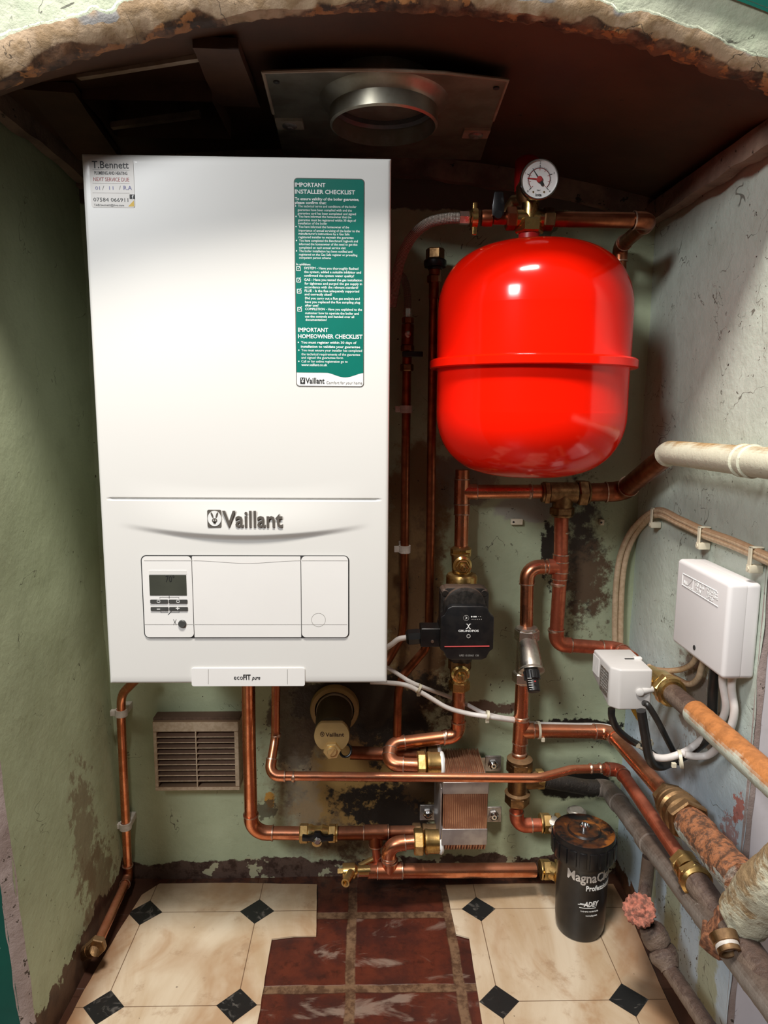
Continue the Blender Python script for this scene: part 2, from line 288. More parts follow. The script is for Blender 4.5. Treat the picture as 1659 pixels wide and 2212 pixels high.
# rusty dirty cap of the filter
t = Mt('filter_cap'); n = t.noise(45, 5, .65); z = t.xyz(t.nrm)['Z']; f = t.math('MULTIPLY', t.ramp(z, .6, .9), t.ramp(n, .38, .62)); col = t.mix(f, (.012, .011, .011), t.mix(t.ramp(t.noise(25, 3), .5, .6), (.085, .03, .012), (.30, .10, .02)))
m['filter_cap'] = t.done(col, .28, 0, n, .2)
# ------------------------------------------------------------------ mesh helpers
BASE = {}
def obj(name, bm, mat, parent=None, smooth=True, ang=35, base=None):
    if parent is None and base is None:
        xs = [v.co for v in bm.verts]; base = V(((min(v.x for v in xs)+max(v.x for v in xs))/2, (min(v.y for v in xs)+max(v.y for v in xs))/2, min(v.z for v in xs)))
    b = BASE[parent.name] if parent else base
    bmesh.ops.translate(bm, verts=bm.verts, vec=-b)
    me = bpy.data.meshes.new(name); bm.to_mesh(me); bm.free()
    for q in (mat if isinstance(mat, (list, tuple)) else [mat]): me.materials.append(m[q])
    if smooth:
        me.shade_smooth(); me.set_sharp_from_angle(angle=math.radians(ang))
    o = bpy.data.objects.new(name, me); C.objects.link(o); BASE[o.name] = b
    if parent: o.parent = parent
    else: o.location = b
    return o
def tag(o, label=None, cat=None, group=None, kind=None):
    if label: o['label'] = label
    if cat: o['category'] = cat
    if group: o['group'] = group
    if kind: o['kind'] = kind
    return o
def thing(name, label, cat, base, group=None):
    o = bpy.data.objects.new(name, None); C.objects.link(o); o.location = base; o.empty_display_size = .02; BASE[o.name] = V(base)
    return tag(o, label, cat, group)
def struct(name, bm, mat, **k): return tag(obj(name, bm, mat, **k), kind='structure')
def NB(): return bmesh.new()
def box(bm, a, b, bev=0, seg=3, mi=0, rot=None):
    a, b = V(a), V(b); c = (a+b)/2; d = V((abs(b.x-a.x), abs(b.y-a.y), abs(b.z-a.z)))
    r = bmesh.ops.create_cube(bm, size=1); vs = r['verts']
    bmesh.ops.scale(bm, vec=d, verts=vs)
    fs = set(f for v in vs for f in v.link_faces)
    if bev:
        es = set(e for v in vs for e in v.link_edges)
        r = bmesh.ops.bevel(bm, geom=list(es), offset=bev, segments=seg, profile=.5, affect='EDGES'); fs = set(r['faces']) | set(f for f in fs if f.is_valid)
        vs = list(set(v for f in fs for v in f.verts))
    if rot: bmesh.ops.rotate(bm, verts=vs, cent=(0, 0, 0), matrix=rot)
    bmesh.ops.translate(bm, verts=vs, vec=c)
    for f in fs: f.material_index = mi
    return vs
def frame(d):
    d = V(d).normalized(); a = V((0, 0, 1)) if abs(d.z) < .9 else V((0, -1, 0)); u = d.cross(a).normalized(); return d, u, u.cross(d)
def lathe(bm, prof, o, axis, seg=24, mi=0, cap=True, rot=0., ref=None):
    """prof = [(radius, distance along axis)]"""
    o = V(o); d, u, w = frame(axis)
    if ref is not None: u = (V(ref)-d*V(ref).dot(d)).normalized(); w = u.cross(d)
    rings = []
    for r, h in prof: rings.append([bm.verts.new(o+d*h+(u*math.cos(rot+2*math.pi*i/seg)+w*math.sin(rot+2*math.pi*i/seg))*max(r, 1e-5)) for i in range(seg)])
    for a, b in zip(rings, rings[1:]):
        for i in range(seg): bm.faces.new((a[i], a[(i+1) % seg], b[(i+1) % seg], b[i])).material_index = mi
    if cap: bm.faces.new(rings[0][::-1]).material_index = mi; bm.faces.new(rings[-1]).material_index = mi
    return rings
def fillet(pts, R, n=7):
    pts = [V(p) for p in pts]; Rs = R if isinstance(R, (list, tuple)) else [R]*len(pts); out = [pts[0]]; arcs = []
    for i in range(1, len(pts)-1):
        a = (pts[i-1]-pts[i]); b = (pts[i+1]-pts[i]); la, lb = a.length, b.length; a.normalize(); b.normalize()
        th = a.angle(b, math.pi)
        if math.pi-th < .03: out.append(pts[i]); arcs.append(None); continue
        tl = min(Rs[i]/math.tan(th/2), la*.49, lb*.49); rad = tl*math.tan(th/2); bis = (a+b).normalized(); ce = pts[i]+bis*(rad/math.sin(th/2))
        s = pts[i]+a*tl-ce; e = pts[i]+b*tl-ce; ax = s.cross(e).normalized(); an = math.pi-th; arc = []
        for k in range(n+1): arc.append(ce+Matrix.Rotation(an*k/n, 3, ax) @ s)
        out += arc; arcs.append(([pts[i]+a*(tl+.010)]+arc+[pts[i]+b*(tl+.010)]))
    out.append(pts[-1]); return out, arcs
def sweep(bm, pts, r, seg=18, mi=0, cap=True, uv=None):
    pts = [V(p) for p in pts]; n = len(pts); rs = r if isinstance(r, (list, tuple)) else [r]*n
    tg = [(pts[min(i+1, n-1)]-pts[max(i-1, 0)]).normalized() for i in range(n)]
    _, u, _ = frame(tg[0]); rings = []; L = 0; Ls = []
    for i in range(n):
        u = (u-tg[i]*u.dot(tg[i])).normalized(); w = tg[i].cross(u); L += (pts[i]-pts[i-1]).length if i else 0; Ls.append(L)
        rings.append([bm.verts.new(pts[i]+(u*math.cos(2*math.pi*k/seg)+w*math.sin(2*math.pi*k/seg))*rs[i]) for k in range(seg)])
    lay = bm.loops.layers.uv.verify() if uv else None
    for i in range(n-1):
        for k in range(seg):
            f = bm.faces.new((rings[i][k], rings[i][(k+1) % seg], rings[i+1][(k+1) % seg], rings[i+1][k])); f.material_index = mi
            if uv:
                for lp, (kk, ll) in zip(f.loops, ((k, Ls[i]), (k+1, Ls[i]), (k+1, Ls[i+1]), (k, Ls[i+1]))): lp[lay].uv = (kk/seg, ll*uv)
    if cap: bm.faces.new(rings[0][::-1]).material_index = mi; bm.faces.new(rings[-1]).material_index = mi
def spline(pts, n=8):
    pts = [V(p) for p in pts]; q = [pts[0]*2-pts[1]]+pts+[pts[-1]*2-pts[-2]]; out = []
    for i in range(1, len(q)-2):
        a, b, c, d = q[i-1:i+3]
        for k in range(n):
            t_ = k/n; out.append(.5*((2*b)+(c-a)*t_+(2*a-5*b+4*c-d)*t_*t_+(3*b-a-3*c+d)*t_**3))
    out.append(pts[-1]); return out
def prism(bm, pts, vec, mi=0, bev=0):
    vec = V(vec); a = [bm.verts.new(V(p)) for p in pts]; f0 = bm.faces.new(a); r = bmesh.ops.extrude_face_region(bm, geom=[f0]); vs = [v for v in r['geom'] if isinstance(v, bmesh.types.BMVert)]
    bmesh.ops.translate(bm, verts=vs, vec=vec); fs = set(f for v in a+vs for f in v.link_faces)
    for f in fs: f.material_index = mi
    bmesh.ops.recalc_face_normals(bm, faces=list(fs))
    if bev:
        es = list(set(e for f in fs for e in f.edges)); bmesh.ops.bevel(bm, geom=es, offset=bev, segments=2, profile=.5, affect='EDGES')
def rrect(p0, p1, r, Y, n=6):
    """rounded rectangle in a plane of constant y, given opposite corners"""
    x0, x1 = sorted((p0.x, p1.x)); z0, z1 = sorted((p0.z, p1.z)); out = []
    for cx, cz, a0 in ((x1-r, z1-r, 0), (x0+r, z1-r, 90), (x0+r, z0+r, 180), (x1-r, z0+r, 270)):
        for k in range(n+1): a = math.radians(a0+90*k/n); out.append(V((cx+r*math.cos(a), Y, cz+r*math.sin(a))))
    return out
def lump(bm, verts=None, amp=.002, sc_=60):
    for v in (verts or bm.verts): v.co += V(noise.noise_vector(v.co*sc_))*amp
def rough_sub(bm, cuts=1):
    bmesh.ops.subdivide_edges(bm, edges=bm.edges[:], cuts=cuts, use_grid_fill=True)
def text(bm, s, o, u, v, width=None, cap=.01, mi=0, off=0, ext=.00012, align='L', shear=0):
    """lettering with its baseline start at o, running along u, upright along v; cap = capital height"""
    cu = bpy.data.curves.new('t', 'FONT'); cu.body = s; cu.size = 1; cu.resolution_u = 2; cu.offset = off; cu.extrude = .01; cu.shear = shear
    ob = bpy.data.objects.new('t', cu); C.objects.link(ob); me = bpy.data.meshes.new_from_object(ob.evaluated_get(bpy.context.evaluated_depsgraph_get()))
    xs = [q.co.x for q in me.vertices]; x0, x1 = min(xs), max(xs); sx = (width/(x1-x0)) if width else cap/.72; sy_ = cap/.72
    u, v = V(u).normalized(), V(v).normalized(); n = u.cross(v)
    if align == 'C': x0 = (x0+x1)/2
    if align == 'R': x0 = x1
    for q in me.vertices: q.co = V(o)+u*((q.co.x-x0)*sx)+v*(q.co.y*sy_)+n*(q.co.z/.01*ext)
    k = len(bm.faces); bm.from_mesh(me); bm.faces.ensure_lookup_table()
    for f in bm.faces[k:]: f.material_index = mi
    bpy.data.objects.remove(ob); bpy.data.curves.remove(cu); bpy.data.meshes.remove(me)
def tpx(bm, s, x0, x1, yb, cap, Y, **k):
    a, b = PY(x0, yb, Y), PY(x1, yb, Y); w = (b-a).length; c = (PY(x0, yb-cap, Y)-a).length
    text(bm, s, a, (1, 0, 0), (0, 0, 1), w, c, **k)
def nut(bm, c, axis, r, h, mi=0, rot=0., ref=None):
    """hexagon nut with a chamfered rim, centred on c"""
    lathe(bm, [(r*.9, -h/2), (r, -h/2+h*.12), (r, h/2-h*.12), (r*.9, h/2)], c, axis, 6, mi, True, rot, ref)
def ring(bm, c, axis, r, h, mi=0, seg=24): lathe(bm, [(r*.94, -h/2), (r, -h/4), (r, h/4), (r*.94, h/2)], c, axis, seg, mi)
def pipe(label, pts, r, mat='copper', R=.022, fit=True, name='copper_pipe', cat='pipe', group=None, tees=(), rings=(), collar=.0015, fitmat=None, seg=20, skip=()):
    pts = [V(p) for p in pts]; path, arcs = fillet(pts, R)
    zb = min(pts, key=lambda p: p.z); t_ = thing(name, label, cat, zb, group)
    # long straights get in-between rings so that the wall of the tube keeps even quads
    bm = NB(); sweep(bm, path, r, seg); obj('tube', bm, mat, t_)
    if fit:
        for ai, a in enumerate(arcs):
            if a is None or ai+1 in skip: continue
            bm = NB(); sweep(bm, a, r+collar, seg)
            for e, f in ((a[0], a[1]), (a[-1], a[-2])):
                sweep(bm, [e, e+(f-e).normalized()*.0022], r+collar+.0009, seg, 1)
            obj('elbow', bm, [fitmat or mat, 'solder'], t_)
    for (c, ax, br, bl) in tees:            # soldered tee: sleeve along ax, branch br of length bl
        bm = NB(); ax = V(ax).normalized(); br = V(br).normalized(); c = V(c)
        sweep(bm, [c-ax*.021, c+ax*.021], r+collar, seg)
        for s in (-1, 1): sweep(bm, [c+ax*s*.0215, c+ax*s*.0235], r+collar+.0006, seg, 1)
        sweep(bm, [c, c+br*bl], r+collar, seg); sweep(bm, [c+br*bl, c+br*(bl+.002)], r+collar+.0006, seg, 1); obj('tee', bm, [fitmat or mat, 'solder'], t_)
    for (c, ax) in rings:
        bm = NB(); lathe(bm, [(r+.0002, -.003), (r+.0014, -.001), (r+.0016, .001), (r+.0002, .003)], c, ax, seg); obj('solder_joint', bm, 'solder', t_)
    return t_
def compression(parent, c, axis, r, mat='brass', ln=.016, name='nut'):
    """compression nut with olive collar, axis pointing away from the fitting body"""
    ax = V(axis).normalized(); bm = NB(); nut(bm, c, ax, r*1.55, ln); lathe(bm, [(r*1.35, ln/2), (r*1.28, ln/2+.003), (r*1.05, ln/2+.004)], c, ax, 24); return obj(name, bm, mat, parent, ang=25)
# ------------------------------------------------------------------ SETTING
def archz(x): return H0+.419+.033*x-.444*x*x
bm = NB()                                     # back wall, left wall, right wall as gently uneven sheets
def sheet(bm, f, nu, nv, amp=.0025, axis=1, uvs=False):
    g = [[bm.verts.new(f(i/nu, j/nv)) for i in range(nu+1)] for j in range(nv+1)]
    for j in range(nv):
        for i in range(nu): bm.faces.new((g[j][i], g[j][i+1], g[j+1][i+1], g[j+1][i]))
    for r_ in g:
        for v in r_: v.co[axis] += noise.noise(v.co*6)*amp+noise.noise(v.co*25)*amp*.3
def lx(z): return XL+.028*max(0, 1-z/.5)
sheet(bm, lambda u, v: V((-.50+1.02*u, WY+.002, v*1.42-.02)), 60, 80); struct('wall_back', bm, 'wall_back')
bm = NB()
sheet(bm, lambda u, v: V((lx(v*1.37)-.002, WY+.01-u*(WY+.01-.878+.006*noise.noise(V((0, 0, v*22)))*1.5), v*1.37)), 30, 80, .003, 0); struct('wall_left', bm, 'wall_left')
bm = NB()
sheet(bm, lambda u, v: V((XR+.002-.0*v, WY+.01-u*(WY+.01-.842+.006*noise.noise(V((3, 0, v*22)))), v*1.37)), 30, 80, .003, 0); struct('wall_right', bm, 'wall_right')
# chimney breast faces either side of the opening with a plaster arris between
bm = NB(); g = [[bm.verts.new(V(q)) for q in ((-1.6, .866, z), (lx(z)-.013, .866, z), (lx(z)-.013, .95, z))] for z in (-.01, .25, .5, 1.32)]
for a, b in zip(g, g[1:]):
    for i in range(2): bm.faces.new((a[i], a[i+1], b[i+1], b[i]))
struct('wall_front_left', bm, 'teal', smooth=False)
bm = NB(); box(bm, (.508, .842, -.01), (1.6, 1.0, 1.30)); struct('wall_front_right', bm, 'lilac', smooth=False)
def arris(x0, x1, y0, y1):
    bm = NB(); n = 90; g = []; na = 1 if x0 < 0 else .25
    for j in range(n+1):
        z = 1.36*j/n; w1 = na*.004*noise.noise(V((x0, 0, z*30))); w2 = na*.005*noise.noise(V((x0, 5, z*17)))
        xi = (lx(z) if x0 < 0 else x0); x1 = xi-.015 if x0 < 0 else x1
        g.append([bm.verts.new(p) for p in (V((xi+(.0 if x0 < 0 else 0), y0+w2, z)), V((xi*.6+x1*.4, (y0*.35+y1*.65)+w1, z)), V((x1+w1, y1, z)), V((x1+(-.01 if x0 < 0 else .01), y1+.02, z)))])
    for j in range(n):
        for i in range(3): bm.faces.new((g[j][i], g[j][i+1], g[j+1][i+1], g[j+1][i]))
    bmesh.ops.recalc_face_normals(bm, faces=bm.faces[:]); return bm
struct('trim_1', arris(XL-.001, -.507, .880, .865), 'plaster'); struct('trim_2', arris(XR+.001, .510, .846, .841), 'plaster')
# arch: moulded flaking edge, teal breast above
bm = NB(); lay = bm.loops.layers.uv.verify(); NX, g = 200, []
prof = [(.840, .004, 0.), (.827, .0, .02), (.815, .002, .08), (.807, .009, .20), (.801, .022, .40), (.797, .036, .60), (.791, .054, .85), (.783, .066, 1.)]
for i in range(NX+1):
    x_ = -.60+1.2*i/NX; z_ = archz(x_); row = []
    wide = (.095-.04*min(1, max(0, x_/.3)))/.0766
    for (y_, dz, v_) in prof:
        k = 1-v_; row.append((bm.verts.new(V((x_, y_+.004*k*noise.noise(V((x_*40, v_*5, 1))), z_+dz*wide*1.1+.003*k*noise.noise(V((x_*30, v_*4, 3)))+.003*k*noise.noise(V((x_*90, v_*9, 7)))))), v_))
    g.append(row)
for i in range(NX):
    for j in range(len(prof)-1):
        q = (g[i][j], g[i+1][j], g[i+1][j+1], g[i][j+1]); f = bm.faces.new([a[0] for a in q])
        for lp, a in zip(f.loops, q): lp[lay].uv = (a[0].co.x, a[1])
bmesh.ops.recalc_face_normals(bm, faces=bm.faces[:]); struct('trim_3', bm, 'arch')
bm = NB(); g = []
for i in range(NX+1):
    x_ = -.60+1.2*i/NX; wide = (.095-.04*min(1, max(0, x_/.3)))/.0766; zt = archz(x_)+.066*wide*1.1
    g.append([bm.verts.new(V((x_, .7835, zt-.004))), bm.verts.new(V((x_, .7835, 1.75)))])
for i in range(NX): bm.faces.new((g[i][0], g[i+1][0], g[i+1][1], g[i][1]))
for a, b in ((-1.6, -.6), (.6, 1.6)): bm.faces.new([bm.verts.new(V(p)) for p in ((a, .7835, 1.28), (b, .7835, 1.28), (b, .7835, 1.75), (a, .7835, 1.75))])
struct('wall_front', bm, 'teal')
# ceiling board with the hatch opening on the left
def CZ(x_, y_):
    f = min(1, max(0, (y_-.825)/.15)); f = f*f*(3-2*f); return (archz(x_)+.002)*(1-f)+(H0+.421-.04*x_-.2*x_*x_)*f
hx0, hx1, hy0, hy1 = -.375, -.205, 1.00, 1.13
bm = NB(); xs = sorted(set([-.50+1.02*i/40 for i in range(41)]+[hx0, hx1])); ys = sorted(set([.825+.455*i/14 for i in range(15)]+[hy0, hy1]))
gv = {(a, b): bm.verts.new(V((a, b, CZ(a, b)))) for a in xs for b in ys}
for a, b in zip(xs, xs[1:]):
    for c_, d_ in zip(ys, ys[1:]):
        if a >= hx0-1e-6 and b <= hx1+1e-6 and c_ >= hy0-1e-6 and d_ <= hy1+1e-6: continue
        bm.faces.new((gv[a, c_], gv[b, c_], gv[b, d_], gv[a, d_]))
struct('ceiling', bm, 'board')
bm = NB(); z0 = CZ(-.3, 1.05)-.02; z1 = z0+.16                       # shaft above the hatch
for p in (((hx0, hy0), (hx1, hy0)), ((hx1, hy0), (hx1, hy1)), ((hx1, hy1), (hx0, hy1)), ((hx0, hy1), (hx0, hy0))):
    bm.faces.new([bm.verts.new(V(q)) for q in ((*p[0], z0), (*p[1], z0), (*p[1], z1), (*p[0], z1))])
bm.faces.new([bm.verts.new(V((a, b, z1))) for a, b in ((hx0, hy0), (hx1, hy0), (hx1, hy1), (hx0, hy1))]); struct('trim_4', bm, 'wood', smooth=False)
# battens round the top of the niche
def strip(name, f, n, h, th, mat='batten'):
    bm = NB(); g = []
    for i in range(n+1):
        p, nrm = f(i/n); w = .004*noise.noise(p*18); a = p+nrm*th
        g.append([bm.verts.new(q) for q in (p, p+nrm*(th+w*.5), a-V((0, 0, h+w*2))+nrm*w, p-V((0, 0, h+w*2)))])
    for i in range(n):
        for k in range(4): bm.faces.new((g[i][k], g[i][(k+1) % 4], g[i+1][(k+1) % 4], g[i+1][k]))
    bm.faces.new(g[0]); bm.faces.new(g[-1][::-1]); bmesh.ops.recalc_face_normals(bm, faces=bm.faces[:]); struct(name, bm, mat)
strip('trim_5', lambda u: (V((-.487+.985*u, WY-.001, CZ(-.487+.985*u, 1.26)+.001)), V((0, -1, 0))), 60, .034, .016)
strip('trim_6', lambda u: (V((XL+.002, .88+.38*u, CZ(XL, 1.1)+.003)), V((1, 0, 0))), 30, .028, .018)
strip('trim_7', lambda u: (V((XR-.002, .85+.41*u, CZ(XR, .9)+.004)), V((-1, 0, 0))), 30, .030, .020)
# floor
bm = NB(); sheet(bm, lambda u, v: V((-1.6+3.2*u, -.6+1.9*v, 0)), 100, 60, .0008, 2); struct('floor', bm, 'quarry')
def lino(pts, label):
    pts = [V((a, b, .0012)) for a, b in pts]; out = []
    for a, b in zip(pts, pts[1:]+pts[:1]):
        n = max(1, int((b-a).length/.02))
        for k in range(n): p = a.lerp(b, k/n); out.append(p+V((noise.noise(p*40)*.0012, noise.noise(p*40+V((9, 0, 0)))*.0012, 0)) if k else p)
    bm = NB(); prism(bm, out, (0, 0, .0028)); tag(obj('vinyl_flooring', bm, 'vinyl', smooth=False), label, 'flooring', 'vinyl flooring pieces either side of the bare tiles')
lino([(-.455, .60), (-.163, .60), (-.162, .94), (-.163, 1.105), (-.125, 1.111), (-.086, 1.111), (-.094, 1.245), (-.25, 1.252), (-.40, 1.252), (-.425, 1.22), (-.437, 1.12), (-.447, 1.0), (-.452, .85)], 'cream vinyl flooring with black diamonds at left of bare red tiles, notched at its corner')
lino([(.179, .60), (.470, .60), (.478, 1.0), (.488, 1.15), (.486, 1.238), (.30, 1.242), (.157, 1.24), (.161, 1.111), (.183, 1.102), (.178, .94)], 'cream vinyl flooring with black diamonds at right, under the black filter')
# ------------------------------------------------------------------ BOILER
BY = .9478
TL, TR, BL, BR_ = V((-.3599, BY, H0+.3111)), V((.0301, BY, H0+.3111)), V((-.3599, BY, H0-.3889)), V((.0301, BY, H0-.3889))
boiler = thing('boiler', 'large white wall-hung boiler with control panel, on the back wall left of the red tank', 'boiler', V((-.165, 1.10, BL.z)))
bm = NB(); box(bm, (-.356, BY+.008, BL.z+.003), (.018, 1.262, TL.z-.003), .003); obj('casing', bm, 'white_plastic', boiler)
def fpz(x_, z_):                              # relief of the front panel
    zc = PY(540, 1168, BY).z+.0165*((x_+.165)/.165)**2; s = max(0, math.cos(min(1, abs(x_+.165)/.17)*math.pi/2)); t_ = z_-zc; B = .006*s**1.1
    if t_ < 0: h = 0
    elif t_ < .010: h = (1-math.cos(t_/.010*math.pi))/2
    elif t_ < .075: h = (1+math.cos((t_-.010)/.065*math.pi))/2
    else: h = 0
    y_ = BY-.002-B*h
    gz = PY(540, 1078, BY).z
    if abs(x_+.165) < .178: y_ += .0035*max(0, 1-abs(z_-gz)/.0022)
    ex = min(x_-TL.x, TR.x-x_, TL.z-z_, z_-BL.z)                # rounded rim
    if ex < .005: y_ += .005-math.sqrt(max(0, .005**2-(.005-ex)**2))
    return y_
def lines(a, b, st, extra): return sorted(set([round(a+(b-a)*i/st, 6) for i in range(st+1)]+[round(q, 6) for q in extra]))
rim = (0, .0003, .0009, .0018, .003, .0042)
xs = lines(TL.x, TR.x, 90, [TL.x+q for q in rim]+[TR.x-q for q in rim])
gz, sz = PY(540, 1078, BY).z, PY(540, 1168, BY).z
zs = lines(BL.z, TL.z, 60, [BL.z+q for q in rim]+[TL.z-q for q in rim]+[gz+q*.0005 for q in range(-6, 7)]+[sz-.003+q*.001 for q in range(0, 34)]+[sz+.03+q*.003 for q in range(0, 22)])
bm = NB(); gv = {(a, b): bm.verts.new(V((a, fpz(a, b), b))) for a in xs for b in zs}
for a, b in zip(xs, xs[1:]):
    for c_, d_ in zip(zs, zs[1:]): bm.faces.new((gv[a, c_], gv[b, c_], gv[b, d_], gv[a, d_]))
# return flange
be = [e for e in bm.edges if e.is_boundary]; r_ = bmesh.ops.extrude_edge_only(bm, edges=be); bmesh.ops.translate(bm, verts=[v for v in r_['geom'] if isinstance(v, bmesh.types.BMVert)], vec=(0, .02, 0))
obj('front_panel', bm, 'white', boiler, ang=50)
FY = BY-.002
def plate(bm, x0, y0, x1, y1, r, dep, Y=FY, mi=0, bev=0): prism(bm, rrect(PY(x0, y0, Y), PY(x1, y1, Y), r, Y), (0, -dep, 0), mi, bev)
# plates span between edges measured at their own mid height
def mplate(bm, x0, x1, y0, y1, Y, dep, rad=.0008, mi=0):
    ym = (y0+y1)/2; a = PY(x0, ym, Y); b = PY(x1, ym, Y); t0 = PY(x0, y0, Y).z; t1 = PY(x0, y1, Y).z
    prism(bm, rrect(V((a.x, Y, t0)), V((b.x, Y, t1)), rad, Y), (0, -dep, 0), mi)
bm = NB(); mplate(bm, 308, 754.5, 1199, 1378, FY, .0007, .0075); obj('panel_surround', bm, 'gap', boiler)
Y1 = FY-.0006
bm = NB(); mplate(bm, 310.5, 416.5, 1201.5, 1376, Y1, .0016, .006); cp = obj('control_module', bm, 'white_plastic', boiler)
bm = NB(); mplate(bm, 418, 650, 1201.5, 1376, Y1, .0016, .0008); dr = obj('panel_door', bm, 'white_plastic', boiler)
bm = NB(); mplate(bm, 651.5, 752, 1201.5, 1376, Y1, .0016, .006); rp = obj('blank_panel', bm, 'white_plastic', boiler)
Y2 = Y1-.0016
def seam(bm, pts, w=.0007, d=.00015): sweep(bm, pts, w*.5, 4, 0)
for q_ in ((311, 1211, 416), (313, 1349, 419)): bm = NB(); seam(bm, [PY(q_[0], q_[1], Y2), PY(q_[2], q_[1], Y2)]); obj('seam', bm, 'ink_grey', cp)
bm = NB(); seam(bm, [PY(418+232*k/20, 1211+5.5*math.sin(math.pi*k/20)**2, Y2) for k in range(21)]); obj('seam', bm, 'ink_grey', dr); bm = NB(); seam(bm, [PY(420, 1349, Y2), PY(650, 1349, Y2)]); obj('seam', bm, 'ink_grey', dr)
bm = NB(); seam(bm, [PY(652, 1211, Y2), PY(751, 1211, Y2)]); obj('seam', bm, 'ink_grey', rp); bm = NB(); seam(bm, [PY(652, 1349, Y2), PY(750, 1349, Y2)]); obj('seam', bm, 'ink_grey', rp); bm = NB(); ce = PY(688, 1339, Y2); rad = rr(30, ce)
seam(bm, [ce+V((math.cos(a*math.pi/16)*rad, 0, math.sin(a*math.pi/16)*rad)) for a in range(33)], .0006); obj('round_knockout', bm, 'ink_grey', rp)
bm = NB(); mplate(bm, 322, 403, 1232, 1241, Y2, .0004, .0006); obj('screen_brow', bm, 'white', cp)
bm = NB(); mplate(bm, 323, 403, 1242, 1286, Y2, .0006, .0008); s_ = obj('display_screen', bm, 'lcd', cp); tag(s_, 'dark temperature display')
bm = NB(); tpx(bm, '70°', 358, 377, 1257, 14, Y2-.0008, mi=0); obj('digits', bm, 'ink', cp)
for (a, b, c_, d_) in ((325, 363, 1295, 1303), (365, 405, 1295, 1303), (326, 364, 1311, 1319), (366, 406, 1311, 1319)):
    bm = NB(); mplate(bm, a, b, c_, d_, Y2, .0014, .0011); obj('button', bm, 'dgrey', cp)
bm = NB(); p = PY(394, 1347, Y2); lathe(bm, [(rr(17, p), 0), (rr(17, p), .002), (rr(14, p), .0028)], p, (0, -1, 0), 28); obj('button', bm, 'dgrey', cp)
Y3 = Y2-.0016
for ch_, xa, xb in (('-', 339, 346), ('+', 380, 388)): bm = NB(); tpx(bm, ch_, xa, xb, 1319, 10, Y3, off=.02); obj('button_mark', bm, 'ink_white', cp)
for a in (339, 381):
    bm = NB()
    for (x0, y0, x1, y1) in ((a, 1296, a+7, 1297), (a, 1301, a+7, 1302), (a, 1296, a+1, 1302), (a+6, 1296, a+7, 1302)): mplate(bm, x0, x1, y0, y1, Y3, .0001, .00005)
    obj('button_mark', bm, 'ink_white', cp)
bm = NB()
for (x0, y0, x1, y1) in ((345, 1290, 386, 1290.8), (345, 1290, 345.8, 1293), (386, 1290, 386.8, 1293), (365, 1287, 366, 1293), (347, 1323, 364, 1323.8), (369, 1323, 387, 1323.8), (347, 1320, 347.8, 1324), (386.5, 1320, 387.3, 1324)): mplate(bm, x0, x1, y0, y1, Y2, .0001, .0001)
sweep(bm, [PY(374.5, 1338, Y2), PY(377.5, 1344, Y2), PY(375, 1350, Y2)], .0004, 4); sweep(bm, [PY(381, 1338, Y2), PY(378, 1344, Y2), PY(381, 1350, Y2)], .0004, 4); sweep(bm, [PY(363, 1328, Y2), PY(370, 1321, Y2)], .0005, 4)
obj('module_marks', bm, 'ink', cp)
bm = NB(); plate(bm, 414, 1442, 659, 1480, .003, .003, FY+.001); bd = obj('lower_flap', bm, 'white_plastic', boiler)
for a in (450, 621): bm = NB(); seam(bm, [PY(a, 1446, FY-.002), PY(a, 1478, FY-.002)]); obj('seam', bm, 'ink_grey', bd)
bm = NB(); tpx(bm, 'eco', 505, 525, 1468, 10, FY-.0022); tpx(bm, 'FIT', 525.5, 541.5, 1468, 11, FY-.0022, off=.03); tpx(bm, 'pure', 544, 562, 1468, 8.5, FY-.0022, off=.015, shear=.3); obj('lettering', bm, 'ink', bd)
# front logo
LY = fpz(-.165, PY(540, 1120, BY).z)
bm = NB(); plate(bm, 448, 1101, 479, 1139, .002, .002, LY+.0005); lg = obj('emblem', bm, 'logo', boiler)
bm = NB(); p = PY(463.5, 1120, LY-.0016)
prism(bm, [p+V((math.cos(a*math.pi/16)*.0090, 0, math.sin(a*math.pi/16)*.0105)) for a in range(32)], (0, -.0005, 0)); obj('emblem_oval', bm, 'ink_white', lg)
def hare(bm, p, s, mi=0):
    def el(cx, cz, rx, rz, rot=0):
        q = [V((math.cos(a*math.pi/9)*rx, 0, math.sin(a*math.pi/9)*rz)) for a in range(18)]; R_ = Matrix.Rotation(rot, 3, 'Y')
        prism(bm, [p+(R_ @ k+V((cx, 0, cz)))*s for k in q], (0, -.0002, 0), mi)
    el(0, -.25, .42, .38); el(0, -.62, .22, .20); el(-.38, .62, .15, .5, -.35); el(.38, .62, .15, .5, .35)
bm = NB(); hare(bm, PY(463.5, 1121, LY-.0022), .0085); obj('emblem_mark', bm, 'logo', lg)
bm = NB(); q = PY(463.5, 1121, LY-.0026)
for sx in (-.17, .17): prism(bm, [q+V(((sx+math.cos(a*math.pi/6)*.08)*.0085, 0, (-.2+math.sin(a*math.pi/6)*.10)*.0085)) for a in range(12)], (0, -.0001, 0))
obj('emblem_eyes', bm, 'ink_white', lg)
def script(bm, x0, x1, yb, cap, Y, off, ext, mi=0): tpx(bm, 'Vaillant', x0, x1, yb, cap, Y, off=off, ext=ext, mi=mi)
bm = NB(); script(bm, 481, 611, 1138, 36, LY-.0012, .014, .0014); obj('logo_lettering', bm, 'logo', boiler)
